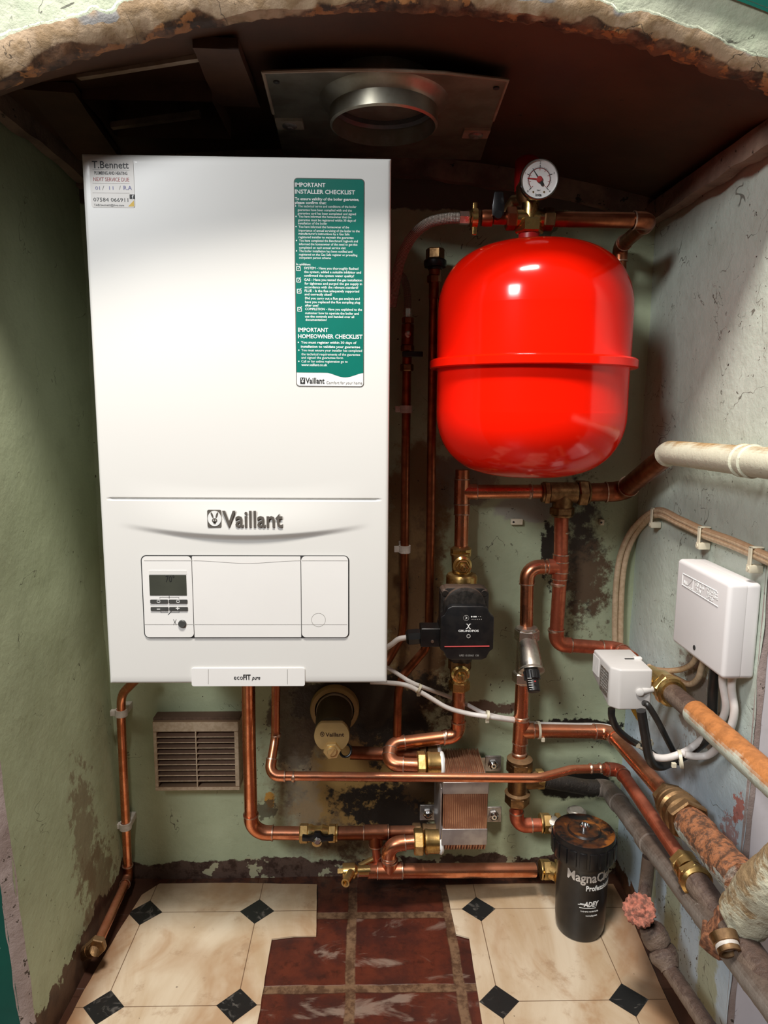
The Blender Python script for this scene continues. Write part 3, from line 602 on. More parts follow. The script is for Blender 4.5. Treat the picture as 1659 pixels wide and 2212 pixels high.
# service sticker
SY = FY-.0003
s_ = thing('x', '', '', (0, 0, 0)); bpy.data.objects.remove(s_)
bm = NB(); prism(bm, rrect(PY(192, 343, SY), PY(292, 449, SY), .003, SY), (0, -.0002, 0)); sk = tag(obj('service_sticker', bm, 'sticker', boiler), 'pale installer service sticker')
S2 = SY-.0003; bm = NB()
tpx(bm, 'T.Bennett', 199, 278, 363, 16, S2, off=.012, mi=0); tpx(bm, 'PLUMBING AND HEATING', 204, 275, 377, 7.5, S2, off=.01, mi=0); tpx(bm, 'NEXT SERVICE DUE', 202, 279, 391, 8.5, S2, mi=1)
tpx(bm, '01', 206, 216, 410, 8, S2, mi=2); tpx(bm, '/', 221, 225, 410, 9, S2, mi=3); tpx(bm, '11', 236, 245, 410, 8, S2, mi=2); tpx(bm, '/', 257, 261, 410, 9, S2, mi=3); tpx(bm, 'R.A', 267, 285, 410, 9, S2, mi=2, off=.01)
tpx(bm, '07584 066911', 202, 277, 435, 8.5, S2, mi=0); tpx(bm, 'TAB.bennett@live.com', 203, 268, 445, 5, S2, mi=0)
for y_ in (366, 395, 416): mplate(bm, 200, 280, y_, y_+.6, S2, .0001, .00005, 3)
mplate(bm, 280, 291, 420, 430, S2, .0001, .0002, 4); prism(bm, [PY(277, 446, S2), PY(290, 446, S2), PY(289, 433, S2)], (0, -.0001, 0), 5); tpx(bm, 'f', 285, 289, 429, 8, S2-.0002, mi=6, off=.02)
obj('lettering', bm, ['ink', 'ink_red', 'ink_blue', 'ink_grey', 'gap', 'yellow', 'ink_white'], sk)
# green checklist sticker
a, b = PY(631, 384, SY), PY(788, 836, SY); cl_x0, cl_x1 = (PY(631, 384, SY).x+PY(643, 836, SY).x)/2, (PY(785, 384, SY).x+PY(788.5, 836, SY).x)/2
bm = NB(); prism(bm, rrect(V((cl_x0, SY, a.z)), V((cl_x1, SY, b.z)), .0048, SY), (0, -.0002, 0)); ck = tag(obj('checklist_sticker', bm, 'logo', boiler), 'green installer checklist sticker')
bm = NB(); prism(bm, rrect(V((cl_x0+.001, SY, a.z-.001)), V((cl_x1-.001, SY, b.z+.001)), .004, SY), (0, -.0003, 0), 0); obj('sticker_ground', bm, 'ink_white', ck)
zt, zw = a.z-.001, PY(700, 805, SY).z; X0, X1 = cl_x0+.001, cl_x1-.001; pts = []
for k in range(7): an = math.radians(90*k/6); pts.append(V((X1-.004+.004*math.cos(an), SY, zt-.004+.004*math.sin(an))))
for k in range(7): an = math.radians(90+90*k/6); pts.append(V((X0+.004+.004*math.cos(an), SY, zt-.004+.004*math.sin(an))))
for k in range(31): f_ = k/30; pts.append(V((X0+(X1-X0)*f_, SY, zw-.0058*max(0, math.sin(math.pi*min(1, max(0, (f_-.45)/.55))))**1.6)))
bm = NB(); prism(bm, pts, (0, -.0005, 0)); obj('green_field', bm, 'green_sticker', ck)
L2 = SY-.0006; bm = NB()
T = lambda s, x0, x1, y_, c_=5.2, off=.008, mi=0: tpx(bm, s, x0, x1, y_, c_, L2, off=off, mi=mi)
T('IMPORTANT', 637, 703, 403, 9, .022); T('INSTALLER CHECKLIST', 637, 767, 418, 9, .022)
T('To ensure validity of the boiler guarantee,', 637, 776, 432, 6, .025); T('please confirm that:', 637, 705, 440, 6, .025)
for s, x0, x1, y_, bl in (('The technical terms and conditions of the boiler', 644, 770, 447.5, 1), ('guarantee have been complied with and the', 643, 760, 455.5, 0), ('guarantee card has been completed and signed', 643, 769, 463, 0), ('You have informed the homeowner that the', 645, 759, 470, 1), ('guarantee must be registered within 30 days of', 644, 769, 477.5, 0), ('installation of the boiler', 644, 707, 484.5, 0), ('You have informed the homeowner of the', 645, 754, 492, 1), ('importance of annual servicing of the boiler to the', 645, 777, 500, 0), ("manufacturer's instructions by a Gas Safe", 645, 755, 507, 0), ('registered installer to maintain the guarantee', 645, 764, 514.5, 0), ('You have completed the Benchmark logbook and', 646, 773, 522, 1), ('informed the homeowner of the need to get this', 646, 772, 529.5, 0), ('completed on each annual service visit', 646, 747, 537, 0), ('The boiler installation has been notified and', 646, 761, 544.5, 1), ('registered on the Gas Safe register or prevailing', 646, 772, 552, 0), ('competent person scheme', 646, 715, 559, 0)):
    T(s, x0, x1, y_)
    if bl: p = PY(x0-5.5, y_-2.5, L2); prism(bm, [p+V((math.cos(k*math.pi/4)*.0009, 0, math.sin(k*math.pi/4)*.0009)) for k in range(8)], (0, -.0001, 0))
T('In addition:', 640, 671, 573, 5, .02)
for s, x0, x1, y_ in (('SYSTEM - Have you thoroughly flushed', 657, 774, 581.5), ('the system, added a suitable inhibitor and', 657, 780, 589.5), ('confirmed the system water quality?', 657, 765, 597.5), ('GAS - Have you tested the gas installation', 657, 782, 606.5), ('for tightness and purged the gas supply in', 658, 782, 614.5), ('accordance with the relevant standard?', 658, 774, 622.5), ('FLUE - Is the flue adequately supported', 658, 776, 630.5), ('and correctly sited?', 658, 717, 638), ('Did you carry out a flue gas analysis and', 659, 777, 646.5), ('have you replaced the flue sampling plug', 659, 778, 654.5), ('after use?', 659, 688, 662), ('COMPLETION - Have you explained to the', 659, 782, 670), ('customer how to operate the boiler and', 659, 775, 678.5), ('use the controls and handed over all', 659, 765, 686), ('documentation?', 660, 706, 693)): T(s, x0, x1, y_, off=.016)
T('IMPORTANT', 644, 709, 716.5, 9, .022); T('HOMEOWNER CHECKLIST', 644, 783, 730.5, 9, .022)
for s, x0, x1, y_, bl in (('You must register within 30 days of', 650, 770, 742, 1), ('installation to validate your guarantee', 650, 778, 751, 0), ('You must ensure your installer has completed', 651, 782, 759, 1), ('the technical requirements of the guarantee', 651, 778, 767.5, 0), ('and signed the guarantee form', 651, 741, 775, 0), ('Call or for online registration go to', 651, 751, 783, 1), ('www.vaillant.co.uk', 651, 707, 790.5, 0)):
    T(s, x0, x1, y_, 5.4, .02 if y_ in (742, 751, 790.5) else .006)
    if bl: p = PY(x0-5.5, y_-2.5, L2); prism(bm, [p+V((math.cos(k*math.pi/4)*.0009, 0, math.sin(k*math.pi/4)*.0009)) for k in range(8)], (0, -.0001, 0))
for x_, y_ in ((640, 575), (640.5, 600), (641.5, 624), (642.5, 663)):
    mplate(bm, x_, x_+9.5, y_, y_+10, L2, .0001, .0005); mplate(bm, x_+1.4, x_+8.2, y_+1.5, y_+8.5, L2-.0001, .0001, .0002, 2); sweep(bm, [PY(x_+2.5, y_+4.5, L2-.0003), PY(x_+4.5, y_+7, L2-.0003), PY(x_+9.5, y_-1, L2-.0003)], .0005, 4, 0)
mplate(bm, 648.5, 659, 815.5, 829, L2, .0001, .0006, 1); script(bm, 660, 701, 828, 12.5, L2, .02, .0001, 1); T('Comfort for your home', 705, 782, 829, 6, 0, 3)
obj('lettering', bm, ['ink_white', 'ink', 'green_sticker', 'ink_grey'], ck)
bm = NB(); hare(bm, PY(653.7, 822.5, L2-.0002), .0032); obj('emblem', bm, 'ink_white', ck)
# ------------------------------------------------------------------ CEILING FITTINGS
def cp_(px, py, dz=0.): p = PZ(px, py, H0+.41); p = PZ(px, py, CZ(p.x, p.y)+dz); return PZ(px, py, CZ(p.x, p.y)+dz)
fz = H0+.396
plate_ = thing('flue_plate', 'dull grey metal flue plate with pale edges screwed to the brown board ceiling', 'metal plate', PZ(830, 250, fz))
cor = [PZ(568, 156, fz), PZ(700, 151.5, fz), PZ(830, 151, fz), PZ(960, 158, fz), PZ(1097, 173, fz), PZ(1066, 260, fz), PZ(1038, 346, fz), PZ(830, 340, fz), PZ(612, 335, fz), PZ(590, 245, fz)]
bm = NB(); prism(bm, cor, (0, 0, .0025)); pl_ = obj('sheet', bm, 'galv', plate_, smooth=False)
bm = NB(); sweep(bm, cor[-1:]+cor[:6], .0022, 6); lump(bm, amp=.001, sc_=150); obj('sealant_edge', bm, 'wood_pale', plate_)
for (a, b) in ((626, 271), (1028, 291)):
    bm = NB(); p = PZ(a, b, fz-.004); w = .019; prism(bm, [p+V((sx*w, sy_*w*.8, 0)) for sx, sy_ in ((-1, -1), (1, -1), (1, 1), (-1, 1))], (0, 0, .004)); br = obj('bracket_tab', bm, 'wood_pale', plate_, smooth=False)
    bm = NB(); lathe(bm, [(.0105, 0), (.0105, .002), (.008, .0035)], p, (0, 0, -1), 20); nut(bm, p-V((0, 0, .004)), (0, 0, 1), .005, .002); obj('screw', bm, 'steel', br)
for (a, b) in ((597, 176), (833, 175), (1072, 189)):
    bm = NB(); lathe(bm, [(.004, 0), (.004, .0015), (.002, .0025)], PZ(a, b, fz), (0, 0, -1), 12); obj('screw', bm, 'gap', plate_)
p = PZ(832, 262, fz); R1 = abs(PZ(949, 266, fz-.028).x-PZ(832, 266, fz-.028).x)
duct = thing('flue_duct', 'round open metal flue collar hanging from the ceiling plate above the boiler', 'duct', p-V((0, 0, .032)))
pc = PZ(829, 272, fz-.03); pc = V((pc.x, pc.y, fz))
bm = NB(); lathe(bm, [(R1+.014, 0), (R1+.010, .004), (R1+.003, .008), (R1, .012), (R1, .030), (R1-.003, .032), (R1-.003, -.16)], pc, (0, 0, -1), 64, cap=False); obj('collar', bm, 'galv', duct)
bm = NB(); lathe(bm, [(R1-.004, .010), (R1-.008, .006), (R1-.010, -.02), (R1-.006, -.025)], pc, (0, 0, -1), 48, cap=False); obj('gasket', bm, 'dgrey', duct)
bm = NB(); lathe(bm, [(R1-.012, -.02), (R1-.013, -.15), (.001, -.15)], pc, (0, 0, -1), 48, cap=False); obj('shade_cup', bm, 'gap', duct)  # near-black cup added to darken the duct inside, shade put into its colour
def board(a, b, wa, wb, th, label, mat='wood', dz=-.001):
    A, B = cp_(*a, dz), cp_(*b, dz); d = (B-A); d.z = 0; d.normalize(); n = V((-d.y, d.x, 0)); bm = NB(); pts = []
    for k in range(9): q = A.lerp(B, k/8); pts.append(q+n*(wa+(wb-wa)*k/8+.001*noise.noise(q*60)))
    for k in range(8, -1, -1): q = A.lerp(B, k/8); pts.append(q-n*(wa+(wb-wa)*k/8+.001*noise.noise(q*70)))
    prism(bm, [V((q.x, q.y, A.z+(B.z-A.z)*((q-A).dot(d)/(B-A).length))) for q in pts], (0, 0, -th)); return tag(obj('ceiling_batten', bm, mat, smooth=False), label, 'batten', 'wooden battens round the ceiling hatch')
board((105, 175), (215, 330), .030, .034, .012, 'wide brown board nailed along the left side of the ceiling hatch')
board((465, 80), (515, 210), .025, .030, .012, 'brown board nailed along the right side of the ceiling hatch')
board((170, 160), (430, 118), .004, .004, .006, 'pale-edged batten along the front side of the ceiling hatch', 'wood_pale')
board((238, 266), (432, 240), .005, .005, .008, 'dim thin batten along the back side of the ceiling hatch', 'batten')
# ------------------------------------------------------------------ EXPANSION VESSEL
TY = 1.088; p0 = PY(1148, 780, TY); tcx = p0.x
Rt = .1445; zt = PY(1145, 521, TY).z-.004; zfl = PY(1145, 777, TY-.12).z; zb = PY(1145, 1034, TY-.04).z
zfl = PY(942, 786, TY).z
tank = thing('expansion_vessel', 'large glossy red expansion vessel with a raised middle seam, on the back wall', 'expansion tank', V((tcx, TY, zb)))
def domeprof(z0, z1, up):                     # rounded-square dome
    out = []; hgt = abs(z1-z0)
    for k in range(15):
        a = math.pi/2*k/14; out.append((Rt*(math.cos(a))**.62 if k < 14 else .001, hgt*math.sin(a)**.95))
    return out
hd = .100
bm = NB(); pr = [(Rt+.0, zfl), (Rt, zt-hd)]+[(r_, zt-hd+h) for r_, h in domeprof(0, hd, 1)]
lathe(bm, [(r_, z-zfl) for r_, z in pr], (tcx, TY, zfl), (0, 0, 1), 96, cap=False); obj('upper_shell', bm, 'red', tank, ang=60)
bm = NB(); pr = [(Rt-.001, 0), (Rt-.001, zfl-(zb+hd))]+[(r_*.995, zfl-(zb+hd)+h) for r_, h in domeprof(0, hd, 1)]
lathe(bm, pr, (tcx, TY, zfl), (0, 0, -1), 96, cap=False); obj('lower_shell', bm, 'red', tank, ang=60)
bm = NB(); lathe(bm, [(Rt-.002, -.0075), (Rt+.0085, -.0075), (Rt+.0105, -.006), (Rt+.0105, .004), (Rt+.008, .0065), (Rt-.002, .0075)], (tcx, TY, zfl), (0, 0, 1), 96, cap=False); obj('seam_flange', bm, 'red', tank, ang=40)
nk = PY(1143, 505, TY); bm = NB(); lathe(bm, [(.0155, -.03), (.0155, .006)], (nk.x, TY, nk.z), (0, 0, 1), 32); obj('neck', bm, 'red_dark', tank)
bm = NB(); box(bm, (tcx-.03, TY+Rt-.012, zfl+.02), (tcx+.03, WY+.002, zfl+.06), .003); obj('wall_bracket', bm, 'steel_plate', tank)
# manifold with safety valve, over the vessel
mc = PY(1142, 473, TY); mz = mc.z
man = thing('safety_valve', 'brass four-way manifold with red cap on top of the red vessel', 'valve', V((nk.x, TY, nk.z+.006)))
bm = NB(); xm = nk.x
nut(bm, (xm, TY, PY(1142, 490, TY).z), (0, 0, 1), .0215, .020, rot=0); lathe(bm, [(.013, 0), (.013, .03)], (xm, TY, mz-.008), (0, 0, 1), 28)
lathe(bm, [(.0125, -.026), (.0125, .03)], (xm, TY, mz), (1, 0, 0), 28); lathe(bm, [(.016, -.004), (.016, .001), (.013, .004)], (xm, TY, mz-.010), (0, 0, 1), 28); obj('body', bm, 'brass', man)
bm = NB(); lathe(bm, [(.013, .0), (.018, .012), (.018, .028), (.014, .034)], (xm-.001, TY+.004, mz+.020), (-.05, .12, 1), 28); obj('valve_housing', bm, 'brass_dull', man)
bm = NB(); pR = PY(1139, 415, TY+.018); lathe(bm, [(.019, 0), (.0195, .02), (.0185, .046), (.012, .051)], (pR.x, TY+.02, pR.z), (0, .1, 1), 12); obj('red_cap', bm, 'red_dark', man, ang=50)
bm = NB(); pa = PY(1115, 425, TY+.02); sweep(bm, [(xm-.004, TY+.012, mz+.03), (pa.x, TY+.03, pa.z-.004), (pa.x-.012, TY+.04, pa.z-.022)], .010, 16); obj('outlet', bm, 'brass_dull', man)
x_ = PY(1184, 472, TY).x; bm = NB(); nut(bm, (x_, TY, mz), (1, 0, 0), .0165, .016, rot=.3); nut(bm, (x_-.011, TY, mz), (1, 0, 0), .014, .008); obj('nut', bm, 'brass_dull', man)
x_ = PY(1104, 474, TY).x; bm = NB(); nut(bm, (x_, TY, mz), (1, 0, 0), .0165, .015, rot=.2); obj('nut', bm, 'copper_dark', man)
# isolating valve with black lever and wing union
lv = thing('lever_valve', 'small isolating valve with upright black lever, left of the pressure gauge', 'valve', V((PY(1070, 473, TY).x, TY, mz-.015)))
X_ = lambda px: PY(px, 473, TY).x
bm = NB(); lathe(bm, [(.011, 0), (.012, .004), (.012, X_(1062)-X_(1040)), (.009, X_(1066)-X_(1040)), (.009, X_(1096)-X_(1040))], (X_(1040), TY, mz), (1, 0, 0), 28); obj('body', bm, 'copper_dark', lv)
bm = NB(); lathe(bm, [(.009, 0), (.0135, .002), (.0135, .010), (.009, .012)], (X_(1025)-.006, TY, mz), (1, 0, 0), 24)
box(bm, (X_(1025)-.0035, TY-.003, mz-.024), (X_(1025)+.0035, TY+.003, mz+.022), .0015); obj('wing_nut', bm, 'brass', lv)
bm = NB(); a0 = PY(1075, 462, TY-.012); a1 = PY(1076, 417, TY-.012); pts = [(-.0085, .0), (.008, .0), (.0095, .016), (.0065, .034), (-.006, .034), (-.0085, .016)]
prism(bm, [V((a0.x+q, TY-.016, a0.z-.004+h)) for q, h in pts], (0, .007, 0), 0, .0012); lathe(bm, [(.006, 0), (.006, .012)], (a0.x, TY-.006, a0.z-.002), (0, -1, 0), 16); obj('lever', bm, 'black', lv)
# gauge
GYp = TY-.045; gc = PY(1165, 388, GYp); gR = rr(83, gc); gn = V((-.08, -1, -.10)).normalized()
ga = thing('pressure_gauge', 'round chrome-rimmed pressure gauge with black and red needles above the red vessel', 'gauge', gc-V((0, 0, gR)))
bm = NB(); lathe(bm, [(gR*.82, -.026), (gR*.93, -.020), (gR*.95, -.004), (gR*.95, 0)], gc, gn, 48); lathe(bm, [(.006, -.045), (.006, -.02)], gc-V((0, 0, 0)), gn, 12); obj('case', bm, 'black', ga)
bm = NB(); lathe(bm, [(gR*.95, -.006), (gR, -.004), (gR, .001), (gR*.97, .003), (gR*.92, .003), (gR*.90, .0005)], gc, gn, 64, cap=False); obj('bezel', bm, 'chrome', ga)
bm = NB(); lathe(bm, [(gR*.93, -.001), (gR*.93, .0004)], gc, gn, 48); dl = obj('dial', bm, 'glass_dial', ga)
gu = V((1, 0, 0)); gu = (gu-gn*gu.dot(gn)).normalized(); gv_ = gn.cross(gu); gv_ = gv_ if gv_.z > 0 else -gv_
def gp(r_, deg, h=.0007): a = math.radians(deg); return gc+gn*h+(gu*math.sin(a)+gv_*math.cos(a))*gR*r_
bm = NB()
for k in range(41):
    a = -135+270*k/40; r2 = .70 if k % 10 == 0 else .62 if k % 5 else .64; sweep(bm, [gp(.56, a), gp(r2, a)], .0005 if k % 10 == 0 else .0002, 4, 0)
for k in range(9): a = -135+270*k/8; sweep(bm, [gp(.44, a), gp(.52, a)], .0003, 4, 1)
sweep(bm, [gp(.54, -135+270*k/40) for k in range(41)], .00025, 4, 1); sweep(bm, [gp(.56, -135+270*k/40) for k in range(41)], .0002, 4, 0)
for s, a in (('0', -135), ('1', -67), ('2', 0), ('3', 67), ('4', 135)): text(bm, s, gp(.80, a)-gv_*.0012, gu, gv_, None, .0028, 0, align='C', ext=.0001)
text(bm, 'inta', gp(.80, 180, .0007), gu, gv_, .0085, .004, 0, .02, align='C', ext=.0001); text(bm, 'bar', gp(.55, 180, .0007), gu, gv_, .005, .0022, 0, align='C', ext=.0001)
for a in (155, 205): sweep(bm, [gp(.66, a, .0004), gp(.66, a, .0010)], .0013, 10, 2)
obj('dial_marks', bm, ['ink', 'ink_red', 'brass'], dl)
bm = NB(); sweep(bm, [gp(.22, 145, .0014), gp(.0, 0, .0016), gp(.66, -36, .0014)], [.0018, .0012, .0003], 6); sweep(bm, [gp(.13, 145, .0014), gp(.34, 145, .0014)], [.0026, .0020], 6); obj('needle', bm, 'ink', ga)
bm = NB(); sweep(bm, [gp(0, 0, .0018), gp(.62, -84, .0014)], [.0010, .0007], 6); lathe(bm, [(.0042, 0), (.0042, .002), (.003, .003)], gc+gn*.0012, gn, 20); tag(obj('needle', bm, 'ink_red', ga), 'red set needle')
# ------------------------------------------------------------------ HOSES AND PIPES BEHIND THE BOILER
def hose(label, pts, r, ends=()):
    p = spline(pts, 10); t_ = thing('braided_hose', label, 'hose', min(p, key=lambda q: q.z)); bm = NB(); sweep(bm, p, r, 20, uv=1/(2*math.pi*r)); obj('braid', bm, 'braid', t_)
    for q, d in ends: bm = NB(); lathe(bm, [(r*1.1, -.008), (r*1.25, -.007), (r*1.25, .006), (r*1.1, .008)], q, d, 6 if d else 20); obj('ferrule', bm, 'nickel', t_, ang=25)
    return t_
HY = TY+.01
hose('braided steel hose arching from behind the boiler to the valve left of the gauge', [PY(846, 662, HY+.06), PY(852, 625, HY+.05), PY(866, 560, HY+.03), PY(890, 512, HY+.01), PY(925, 482, HY), PY(965, 472, TY), PY(1003, 471, TY)], .0078, [(V((X_(1003), TY, mz)), V((1, 0, 0)))])
hose('short dark braided hose bending down behind the boiler edge', [PY(850, 618, 1.225), PY(858, 600, 1.225), PY(870, 598, 1.225), PY(879, 625, 1.225), PY(881, 660, 1.225), PY(881, 682, 1.225)], .0062, [(PY(881, 676, 1.225), V((0, 0, 1)))])
PYp = 1.225
fv = thing('filling_valve', 'slim dark valve with small black lever in the gap right of the boiler', 'valve', PY(880, 800, PYp))
def vpt(px, py, Y=PYp): return PY(px, py, Y)
bm = NB(); sweep(bm, [vpt(881, 684), vpt(881, 700), vpt(881, 701), vpt(880, 745), vpt(880, 746), vpt(879, 790)], [.006, .006, .0105, .0105, .008, .008], 20); nut(bm, vpt(880, 752), (0, 0, 1), .0115, .010); nut(bm, vpt(881, 692), (0, 0, 1), .010, .010); obj('body', bm, 'copper_dark', fv, ang=30)
bm = NB(); q = vpt(881, 722, PYp-.010); lathe(bm, [(.0055, 0), (.0055, .003), (.004, .004)], q, (0, -1, 0), 16); box(bm, q+V((-.004, -.0048, -.0007)), q+V((.004, -.0036, .0007))); obj('screw', bm, 'nickel', fv)
bm = NB(); q = vpt(880, 765, PYp-.010); box(bm, q+V((-.009, -.010, -.005)), q+V((.026, -.004, .004)), .0015); lathe(bm, [(.005, 0), (.005, .012)], q+V((0, .006, 0)), (0, -1, 0), 14); obj('lever', bm, 'black', fv)
bm = NB(); nut(bm, vpt(879, 794), (0, 0, 1), .0115, .012); obj('nut', bm, 'brass_dull', fv, ang=25)
pipe('thin dark copper pipe beside the boiler, held by two white clips, nearest the boiler edge', [vpt(879, 796), vpt(876, 1000), vpt(873, 1330), PY(868, 1375, 1.225), PY(838, 1428, 1.22), PY(815, 1455, 1.20)], .0076, 'copper_dark', .045, fit=False)
def clip(c, r, label, side=-1, mirror=False, grp='white pipe clips'):
    """saddle clip that snaps round a pipe, open body on a small base"""
    t_ = thing('pipe_clip', label, 'pipe clip', c, grp); bm = NB(); h = .0065; pts = []; n = 14
    outer = [(math.cos(math.radians(a)), math.sin(math.radians(a))) for a in range(-60, 241, 20)]
    po = [V((x_*(r+.0030), -y_*(r+.0030), 0)) for x_, y_ in outer]; pi = [V((x_*(r+.0004), -y_*(r+.0004), 0)) for x_, y_ in outer]
    for a, b, c_, d_ in zip(po, po[1:], pi, pi[1:]):
        for z in (0,):
            vs = [bm.verts.new(V(c)+q+V((0, 0, zz))) for zz in (-h, h) for q in (a, b, d_, c_)]
            for f in ((0, 1, 2, 3), (7, 6, 5, 4), (0, 4, 5, 1), (1, 5, 6, 2), (2, 6, 7, 3), (3, 7, 4, 0)): bm.faces.new([vs[k] for k in f])
    obj('saddle', bm, 'clip', t_, smooth=False)
    bm = NB(); box(bm, V(c)+V((-r-.001, r*.75, -h)), V(c)+V((r+.001, WY-c[1]+.001, h)), .001); obj('base', bm, 'clip', t_)
    if side: bm = NB(); box(bm, V(c)+V((side*(r+.002), -.005, -h*.8)), V(c)+V((side*(r+.011), .004, h*.8)), .001); obj('latch', bm, 'clip', t_)
    return t_
clip(vpt(877, 884), .0078, 'white pipe clip on the slim pipe just right of the boiler, upper of two'); clip(vpt(874, 1186), .0078, 'white pipe clip on the slim pipe just right of the boiler, lower of two')
# capped pipe next to it
cv = thing('capped_fitting', 'brass hexagon cap nut over black collar at top of pipe left of the red vessel', 'pipe fitting', PY(937, 640, 1.215))
bm = NB(); nut(bm, PY(940, 549, 1.215), (0, 0, 1), .0155, .018, rot=.2); obj('cap_nut', bm, 'brass_dull', cv, ang=25)
bm = NB(); lathe(bm, [(.018, -.004), (.019, 0), (.019, .006), (.017, .008)], PY(940, 572, 1.215), (0, 0, 1), 24); lathe(bm, [(.012, -.008), (.013, .02)], PY(940, 572, 1.215), (0, 0, 1), 24); obj('collar', bm, 'black', cv)
bm = NB(); sweep(bm, [PY(940, 572, 1.215), PY(939, 600, 1.215), PY(938, 645, 1.215)], [.011, .0095, .0095], 20); nut(bm, PY(938, 603, 1.215), (0, 0, 1), .012, .012); obj('stem', bm, 'copper_dark', cv, ang=25)
pipe('thin copper pipe passing left of the red vessel down behind the pump plug', [PY(937, 640, 1.215), PY(933, 900, 1.215), PY(931, 1100, 1.215), PY(927, 1345, 1.215), PY(921, 1400, 1.21), PY(868, 1462, 1.20), PY(860, 1500, 1.20), PY(858, 1597, 1.20)], .0078, 'copper_dark', .03, fit=False)
# safety group pipe to the right, then back and down behind the vessel
xe = PY(1404, 472, TY)
pipe('dark copper pipe running right from the brass manifold above the red vessel', [V((X_(1192), TY, mz)), V((xe.x, TY, mz)), V((PY(1340, 520, 1.235).x, 1.235, mz-.005)), PY(1338, 600, 1.235), PY(1330, 925, 1.235)], .0112, 'copper_dark', .016)
# ------------------------------------------------------------------ VESSEL-LEVEL MAIN PIPES
A_ = PY(998, 1062, 1.232); B_ = PY(1180, 1062, 1.232)
pipe('copper pipe standing on the pump, with tee just under the red vessel', [PY(999, 1015, 1.232), PY(998, 1100, 1.232), PY(996, 1190, 1.225)], .0125, R=.01, tees=[(A_, (0, 0, 1), (1, 0, 0), .025)])
pipe('short level copper pipe under the red vessel between two tees', [A_+V((.024, 0, 0)), B_], .0125, 'copper', rings=[(PY(1145, 1062, 1.232), (1, 0, 0))])
tb = thing('brass_tee', 'large dull brass compression tee under the right side of the red vessel', 'pipe fitting', PY(1214, 1105, 1.23))
tc = PY(1216, 1064, 1.23); bm = NB(); sweep(bm, [tc-V((.025, 0, 0)), tc+V((.024, 0, 0))], .0185, 28); sweep(bm, [tc, tc-V((0, 0, .03))], .018, 28); obj('body', bm, 'brass_dull', tb)
compression(tb, tc+V((.034, 0, 0)), (1, 0, 0), .0155, 'brass_dull', .018); compression(tb, tc-V((.030, 0, 0)), (-1, 0, 0), .0135, 'brass_dull', .010); compression(tb, tc-V((0, 0, .033)), (0, 0, -1), .0145, 'brass_dull', .014)
cA = PY(1344, 1062, 1.225); cB = PX(1447, 978, .463); cC = PX(1659, 1004, .463); cC = cB+(PX(1655, 1000, .465)-cB)*1.35
ddir = (cB-cA).normalized()
pipe('dark tarnished pipe rising from the brass tee to the cream painted pipe', [tc+V((.04, 0, 0)), cA, cB-ddir*.012], .0165, 'copper_dark', .022, fitmat='copper_dark')
pp = [cB-ddir*.012, cB+V((0, 0, 0)), cC]; path, _ = fillet(pp, .03)
t_ = thing('painted_pipe', 'thick cream painted pipe running out along the right wall above the cables', 'pipe', cC); bm = NB(); sweep(bm, [pp[0]]+path[1:], .0185, 28); obj('tube', bm, 'cream_pipe', t_)
for f_ in (.60, .655): q = cB.lerp(cC, f_); bm = NB(); lathe(bm, [(.0187, -.004), (.0208, -.002), (.0208, .002), (.0187, .004)], q, cC-cB, 28); obj('collar', bm, 'cream_pipe', t_)
# tee down from brass tee: right main
D0, D1, D2 = PY(1213, 1098, 1.23), PY(1211, 1225, 1.225), PY(1201, 1378, 1.22)
pipe('reddish copper pipe dropping from the brass tee beside black mould, turning right below', [D0, D1, D2+V((0, 0, -.012)), PY(1336, 1402, 1.225), PX(1366, 1424, .455)], .0125, 'copper_red', .020,
     tees=[(PY(1210, 1224, 1.226), (0.02, 0, 1), (-1, 0, 0), .022)], rings=[(PY(1213, 1150, 1.23), (0, 0, 1)), (PY(1206, 1262, 1.224), (0, 0, 1)), (PY(1200, 1362, 1.221), (0, 0, 1)), (PY(1298, 1402, 1.225), (1, 0, 0))])
pipe('copper pipe with swept elbow above the silver bypass valve, left of the mould', [PY(1190, 1224, 1.226), PY(1139, 1226, 1.226), PY(1137, 1362, 1.22)], .0120, 'copper', .026)
# ------------------------------------------------------------------ BYPASS VALVE
bv = thing('bypass_valve', 'silver bypass valve with slanted black setting knob on the vertical copper pipe', 'valve', PY(1132, 1470, 1.21))
bm = NB(); nut(bm, PY(1138, 1371, 1.21), (0, 0, 1), .0225, .022, rot=.3); lathe(bm, [(.019, 0), (.020, .003), (.018, .005)], PY(1138, 1360, 1.21), (0, 0, 1), 28); obj('upper_nut', bm, 'nickel', bv, ang=25)
bm = NB(); a, b = PY(1138, 1376, 1.21), PY(1148, 1448, 1.165); sweep(bm, [a, a.lerp(b, .3), a.lerp(b, .85), b], [.016, .0185, .0205, .0195], 28); sweep(bm, [PY(1136, 1385, 1.212), PY(1131, 1475, 1.215)], .016, 24); obj('body', bm, 'nickel', bv)
bm = NB(); lathe(bm, [(.0205, -.003), (.0225, 0), (.0225, .003), (.015, .006), (.010, .007)], b, b-a, 28); obj('ring', bm, 'nickel', bv)
bm = NB(); nut(bm, PY(1129, 1462, 1.215), (0, 0, 1), .0195, .020, rot=.25); obj('lower_nut', bm, 'nickel', bv, ang=25)
c_, d_ = PY(1147, 1447, 1.150), PY(1154, 1495, 1.128); ax = (d_-c_).normalized(); L = (d_-c_).length
bm = NB(); lathe(bm, [(.0095, 0), (.0135, .002), (.0135, L*.42), (.0105, L*.5), (.0105, L*.96), (.009, L)], c_, ax, 20); 
for k in range(10):
    a = k*math.pi/5; _, u, w = frame(ax); q = c_+ax*.003+(u*math.cos(a)+w*math.sin(a))*.0132; sweep(bm, [q, q+ax*L*.36], .0014, 6)
kn = obj('setting_knob', bm, 'black', bv)
bm = NB(); q = PY(1148, 1466, 1.125)
